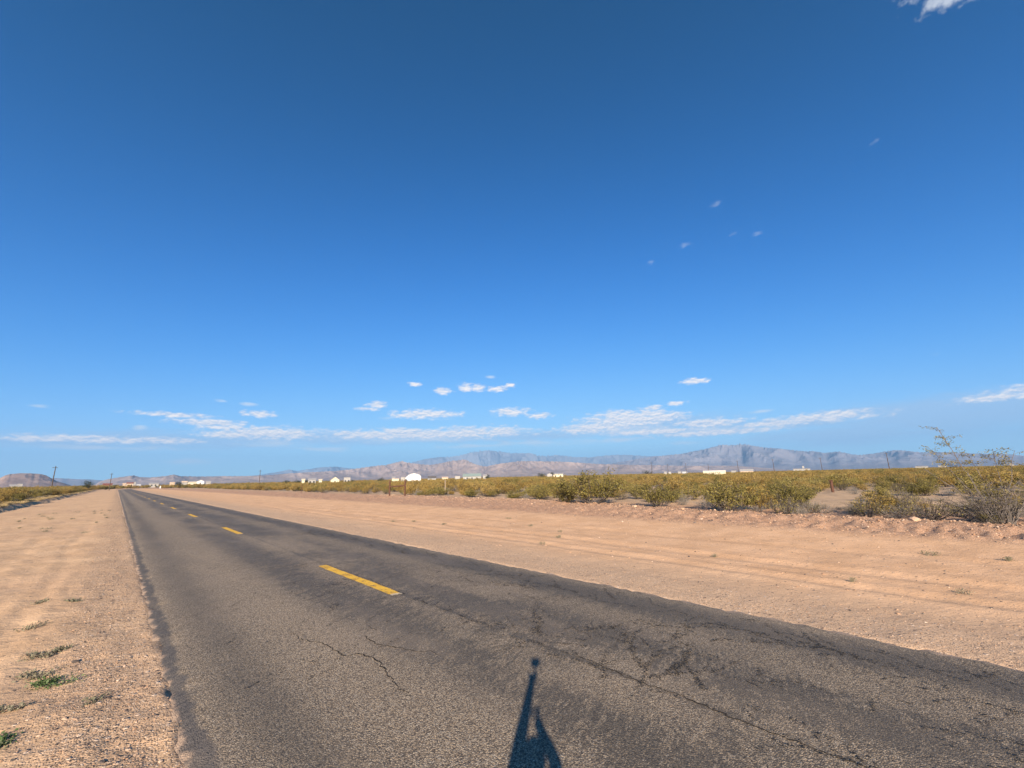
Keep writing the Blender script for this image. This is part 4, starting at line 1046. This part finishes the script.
building('tower', 'narrow white tower standing over the white plant', 'tower', 76.57, 76.75, .45, 9, M_DIM, M_DIMR, 'flat', depth=3)
building('warehouse', 'white roofed warehouse right of the nearest utility pole', 'warehouse', 85.72, 86.63, .14, 4.2, M_DIM, M_DIMR, 'gable')
building('warehouse', 'white warehouse just left of the tall wispy bush', 'warehouse', 87.32, 87.85, .14, 4.2, M_DIM, M_DIMR, 'gable')
building('shed', 'small white shed at the far right of the plain', 'shed', 91.73, 92.01, .10, 3.8, M_DIM, M_DIMR, 'gable')

# ------------------------------------------------------------------ utility poles
M_WOOD = plain('weathered_pole_wood', (.085, .062, .048), .9, .25, 3)
M_RUST = plain('rusty_steel', (.095, .045, .030), .85, .35, 9)
def pole(a_, elev, H, label, arm=True):
    d = (H - EYE) / math.tan(R(elev)); x, y = bearing(a_, d); z = gz1(x, y)
    r_ = tag(empty('utility_pole', (x, y, z), R(-a_) + .9), label, 'utility pole', 'utility poles across the plain')
    mb = MB(); mb.tube([(0, 0, -.3), (0, 0, H * .5), (0, 0, H - z)], [.20, .17, .12], 8, cap=True); obj('pole', mb.mesh('pole', M_WOOD), r_)
    if arm:
        mb = MB(); mb.box(-1.2, 1.2, .13, .24, H - z - .75, H - z - .6); obj('crossarm', mb.mesh('crossarm', M_WOOD), r_)
        for q in (-1.05, -.4, .4, 1.05):
            mb = MB(); mb.tube([(q, .18, H - z - .6), (q, .18, H - z - .38)], [.05, .035], 6, cap=True); obj('insulator', mb.mesh('insulator', M_GREYW), r_)
    return r_
pole(-4.39, 1.96, 11, 'slender pole with several arms beside the mesa')
pole(-.54, 1.29, 10.5, 'utility pole above the red brown building left of the road')
pole(12.04, 1.47, 10.5, 'lone utility pole above the scrub right of the row of white houses')
for a_, e_, H_, lab in ((60.49, 1.46, 12, 'utility pole right of the largest leafy bush, leftmost under the massif'), (62.44, 1.15, 10.5, 'second utility pole from the left under the massif, above small white sheds'), (64.56, 1.2, 10.5, 'third utility pole from the left under the massif'),
                        (67.08, 1.0, 10, 'utility pole rising behind the long cream mobile home'), (70.26, 1.3, 10.5, 'utility pole right of the long cream mobile home'), (73.88, 1.33, 10.5, 'utility pole right of the white roofed warehouse'),
                        (78.32, 1.3, 10.5, 'utility pole right of the white plant tower'), (83.81, 1.55, 10.5, 'nearest and tallest looking utility pole, between two warehouses')):
    pole(a_, e_, H_, lab)

# ------------------------------------------------------------------ fence posts
def post(name, x, y, H, label, w_=.05, mat=M_RUST, group=None):
    z = gz1(x, y); mb = MB()
    mb.tube([(0, 0, -.15), (0, 0, H)], [w_, w_], 8, cap=True)
    mb.box(-w_ - .01, w_ + .01, -w_ - .01, w_ + .01, H * .93, H * 1.0)
    return tag(obj(name, mb.mesh(name, mat), loc=(x, y, z)), label, 'post', group)
hx0, hy0, hx1, hy1 = 26.75, 53.4, 27.75, 51.1
r_ = tag(empty('fence_brace', (hx0, hy0, gz1(hx0, hy0))), 'rusty H shaped fence brace in front of the white barn', 'fence brace')
mb = MB(); mb.tube([(0, 0, -.2), (0, 0, 1.95)], .10, 10, cap=True); obj('post', mb.mesh('post', M_RUST), r_)
mb = MB(); dx, dy = hx1 - hx0, hy1 - hy0; mb.tube([(dx, dy, -.2), (dx, dy, 1.92)], .10, 10, cap=True); obj('post', mb.mesh('post', M_RUST), r_)
mb = MB(); mb.tube([(dx * .03, dy * .03, 1.12), (dx * .97, dy * .97, 1.25)], .09, 8, cap=True); obj('rail', mb.mesh('rail', M_RUST), r_)
post('fence_post', 33.5, 50.4, 1.95, 'weathered tan wooden post standing alone right of the white barn', .08, plain('tan_post_wood', (.26, .20, .13), .9, .25, 5))
post('fence_post', 52.5, 10.3, 1.2, 'short thick rusty post in the open sandy patch among the bushes', .13)
post('fence_post', 28.2, 95.5, 1.5, 'thin dark post in the scrub well left of the white barn', .05)
post('fence_post', 44.9, 24.6, 1.35, 'thin reddish post in the scrub below the long cream mobile home', .09)
x, y = 22.5, 480.0
z = gz1(x, y); mb = MB(); mb.box(-.35, .35, -.04, .04, .0, 2.0)
x, y = bearing(3.28, 330); r_ = tag(empty('road_marker', (x, y, gz1(x, y))), 'small white marker board at the right side of the road bend', 'marker')
mb = MB(); mb.box(-.28, .28, -.03, .03, .55, 2.0); obj('board', mb.mesh('board', M_WHITE), r_)
mb = MB(); mb.tube([(0, .05, -.1), (0, .05, 1.9)], .05, 6, cap=True); obj('post', mb.mesh('post', M_GREYW), r_)

# ------------------------------------------------------------------ far trees
def tree(a_, elev, H, label, spread=.8, seed=0, mat=M_TREE):
    d = (H - EYE) / math.tan(R(elev)); x, y = bearing(a_, d); z = gz1(x, y); rn = random.Random(600 + seed)
    r_ = tag(empty('desert_tree', (x, y, z), rn.uniform(0, 6)), label, 'tree', 'dark trees on the plain')
    tk = MB(); cr = MB(); tk.tube([(0, 0, -.2), (.06 * H, 0, H * .3), (0, .03 * H, H * .7)], [.05 * H, .04 * H, .02 * H], 7)
    for i in range(16):
        ph = rn.uniform(0, 6.28); q = rn.random() ** .5; c = Vector((math.cos(ph) * q * H * .45 * spread, math.sin(ph) * q * H * .45 * spread, H * rn.uniform(.35, .95 - .25 * q)))
        tk.tube([(.03 * H, 0, H * .35), tuple(c * .6 + Vector((0, 0, H * .12))), tuple(c)], [.02 * H, .012 * H, .004 * H], 4)
        for _ in range(110): leaf_quad(cr, c + Vector((rn.gauss(0, .11), rn.gauss(0, .11), rn.gauss(0, .085))) * H, .05 * H, rn)
    obj('trunk', tk.mesh('trunk', M_STEM), r_); obj('crown', cr.mesh('crown', mat), r_)
for i, (a_, e_, H_, lab, sp) in enumerate(((-2.05, .66, 6, 'dark upright tree at the left end of the cut bank', .7), (4.81, .41, 5, 'dark round tree among the row of white houses', 1.2), (14.73, .36, 4.5, 'small dark tree left of the small cream house', 1.0), (15.99, .37, 4.5, 'small dark tree close beside the small cream house', 1.1),
   (16.9, .35, 4.5, 'small dark tree between the cream and the white house', 1.0), (22.1, .22, 4, 'dark low tree right of the white trailer home', 1.1), (25.49, .40, 4.2, 'dark tree left of the big white barn', 1.3), (39.2, .46, 5, 'small dark tree right of the green roofed house', .9), (46.3, .57, 5.5, 'large dark tree left of the small white house', 1.3), (47.72, .54, 5.5, 'narrow dark tree between the pale houses', .8), (59.94, .55, 8, 'dark blue green trees clump below the massif', 1.9))):
    tree(a_, e_, H_, lab, sp, i)

# ------------------------------------------------------------------ photographer (seen by the shadow on the road)
hd_ = R(SUN_TO)
fx, fy = math.sin(hd_), math.cos(hd_)
FWD = Vector((fx, fy, 0)); RT = Vector((fy, -fx, 0)); BK = .30           # stands .30 m behind the lens
def at(rgt, fwd, z): return RT * rgt + FWD * fwd + Vector((0, 0, z))
def skin_body():
    V_, Rr_, E_ = [], [], []
    def ad(p, r, par=None):
        V_.append(p); Rr_.append(r); i = len(V_) - 1
        if par is not None: E_.append((par, i))
        return i
    pel = ad(at(.0, 0, .95), (.155, .115))
    ab = ad(at(.0, .01, 1.10), (.145, .105), pel); ch = ad(at(.0, .01, 1.27), (.165, .115), ab); ut = ad(at(.0, 0, 1.43), (.15, .10), ch)
    nk = ad(at(.0, .0, 1.52), (.060, .060), ut); hb = ad(at(.0, .02, 1.575), (.070, .085), nk); ht = ad(at(.0, .025, 1.655), (.074, .092), hb)
    for s in (-1, 1):
        hp = ad(at(s * .10, 0, .88), (.095, .10), pel); kn = ad(at(s * .12, .02, .49), (.06, .062), hp); an = ad(at(s * .13, -.02, .10), (.042, .045), kn)
        ad(at(s * .135, -.045, .045), (.040, .035), an); 
        ft = ad(at(s * .145, .10, .035), (.042, .03), an); ad(at(s * .15, .19, .025), (.035, .022), ft)
    # raised left arm, hand at the camera grip
    sh = ad(at(-.17, .02, 1.48), (.080, .078), ut); el_ = ad(at(-.105, .15, 1.72), (.060, .058), sh); wr = ad(at(-.022, .27, 1.98), (.042, .038), el_); ad(at(-.005, .285, 2.085), (.044, .030), wr)
    # right arm: elbow out, fist beside the head
    sh = ad(at(.16, .02, 1.47), (.078, .076), ut); e2 = ad(at(.165, .16, 1.56), (.055, .055), sh); w2 = ad(at(.055, .26, 1.69), (.042, .042), e2); ad(at(.025, .27, 1.755), (.044, .036), w2)
    me = bpy.data.meshes.new('person'); me.from_pydata([tuple(v_) for v_ in V_], E_, []); me.update()
    o = bpy.data.objects.new('person', me); COL.objects.link(o)
    sk = o.modifiers.new('skin', 'SKIN'); sk.use_smooth_shade = True
    for i, r in enumerate(Rr_): me.skin_vertices[0].data[i].radius = r
    me.skin_vertices[0].data[0].use_root = True
    ss = o.modifiers.new('sub', 'SUBSURF'); ss.levels = 2; ss.render_levels = 2
    dg = bpy.context.evaluated_depsgraph_get(); me2 = bpy.data.meshes.new_from_object(o.evaluated_get(dg))
    bpy.data.objects.remove(o)
    return me2
M_SKIN = plain('skin', (.50, .30, .20), .6, .06, 6); M_SHIRT = plain('navy_shirt', (.05, .06, .10), .9, .12, 8); M_TROUSER = plain('khaki_trousers', (.22, .17, .11), .9, .12, 8); M_HAIR = plain('brown_hair', (.05, .03, .02), .7, .2, 20); M_SHOE = plain('dark_shoe', (.03, .03, .03), .7, .1, 8); M_EYE = plain('eye_white', (.7, .7, .7), .3, .02); M_BLACK = plain('black_plastic', (.015, .015, .016), .4, .05)
pme = skin_body()
for mt in (M_SKIN, M_SHIRT, M_TROUSER, M_SHOE): 
    pme.materials.append(mt)
for p in pme.polygons:
    c_ = p.center; rgt = c_.dot(RT); mi = 0
    if c_.z < .08: mi = 3
    elif c_.z < .97: mi = 2
    elif c_.z < 1.45 or (c_.z < 1.55 and abs(rgt) > .11): mi = 1
    p.material_index = mi; p.use_smooth = True
gzp = max(gz1(-.3 * fx, -.3 * fy), -.1)
base = Vector((-BK * fx, -BK * fy, gzp)) - RT * .03
person = tag(obj('person', pme, loc=base), 'person in a navy shirt casting the long shadow, one arm raised high with a camera', 'person')
def blob(name, mat, c, r, parent, sub=3, cut=None):
    bm = bmesh.new(); bmesh.ops.create_icosphere(bm, subdivisions=sub, radius=1)
    Mx = Matrix((RT, FWD, Vector((0, 0, 1)))).transposed()
    for v_ in bm.verts: v_.co = Mx @ Vector((v_.co.x * r[0], v_.co.y * r[1], v_.co.z * r[2])) + c
    if cut: bmesh.ops.delete(bm, geom=[v_ for v_ in bm.verts if cut(v_.co)], context='VERTS')
    me = bpy.data.meshes.new(name); bm.to_mesh(me); bm.free(); me.materials.append(mat); me.polygons.foreach_set('use_smooth', [True] * len(me.polygons))
    return obj(name, me, parent)
hc = at(0, .025, 1.62)
blob('hair', M_HAIR, hc + Vector((0, 0, .02)) - FWD * .012, (.084, .104, .105), person, 3, lambda c_: (c_ - hc).dot(FWD) > .045 and c_.z < hc.z + .05 or c_.z < hc.z - .06)
blob('nose', M_SKIN, hc + FWD * .095 + Vector((0, 0, -.015)), (.014, .02, .022), person, 2)
blob('mouth', plain('lips', (.35, .14, .12), .5, .05), hc + FWD * .085 + Vector((0, 0, -.058)), (.024, .008, .007), person, 2)
for s in (-1, 1):
    blob('eye', M_EYE, hc + FWD * .078 + RT * (s * .031) + Vector((0, 0, .012)), (.013, .011, .010), person, 2)
    blob('ear', M_SKIN, hc + RT * (s * .080) + Vector((0, 0, -.005)), (.012, .022, .032), person, 2)
# fingers round the grip and a loose fist
def fingers(ctr, side, up):
    for k in range(4):
        mb = MB(); p0 = ctr + up * (.012 - .019 * k) - RT * (.028 * side); L = (.9, 1, .95, .75)[k]
        mb.tube([p0, p0 + FWD * (.030 * L) - RT * (.006 * side), p0 + FWD * (.044 * L) + RT * (.018 * side), p0 + FWD * (.034 * L) + RT * (.042 * side * L)], [.0095, .009, .0085, .007], 7, cap=True)
        obj('finger', mb.mesh('finger', M_SKIN, True), person)
    mb = MB(); p0 = ctr - up * .03 + RT * (.030 * side); mb.tube([p0, p0 + FWD * .022 + up * .03 + RT * (.008 * side), p0 + FWD * .036 + up * .052 - RT * (.012 * side)], [.011, .010, .008], 7, cap=True)
    obj('thumb', mb.mesh('thumb', M_SKIN, True), person)
fingers(at(-.008, .275, 2.06), 1, Vector((0, 0, 1))); fingers(at(.022, .275, 1.785), -1, Vector((0, 0, 1)))
# the camera it was taken with, lens 2 cm in front of the body
lens = Vector((0, 0, EYE)); vf = f0.normalized(); vr_ = rx.normalized(); vu = uy.normalized()
cb = empty('compact_camera', lens - vf * .045); tag(cb, 'small black compact camera on a short grip held overhead', 'camera')
def obox(name, mat, c, hx, hy, hz_, parent):
    mb = MB(); mb.box(-hx, hx, -hy, hy, -hz_, hz_); Mx = Matrix((vr_, vf, vu)).transposed()
    mb.v = [tuple(Mx @ Vector(v_) + c) for v_ in mb.v]; return obj(name, mb.mesh(name, mat), parent)
obox('body', M_BLACK, Vector((0, 0, 0)), .052, .016, .040, cb)
mb = MB(); mb.tube([tuple(vf * .0165), tuple(vf * .024)], [.016, .014], 20, cap=True); obj('lens', mb.mesh('lens', M_GLASS), cb)
mb = MB(); mb.tube([tuple(-vu * .033), (lens - vf * .045 - Vector((0, 0, .0))) * 0 + Vector((0, 0, -.17)) - FWD * .0], [.013, .014], 12, cap=True); obj('grip', mb.mesh('grip', M_BLACK), cb)
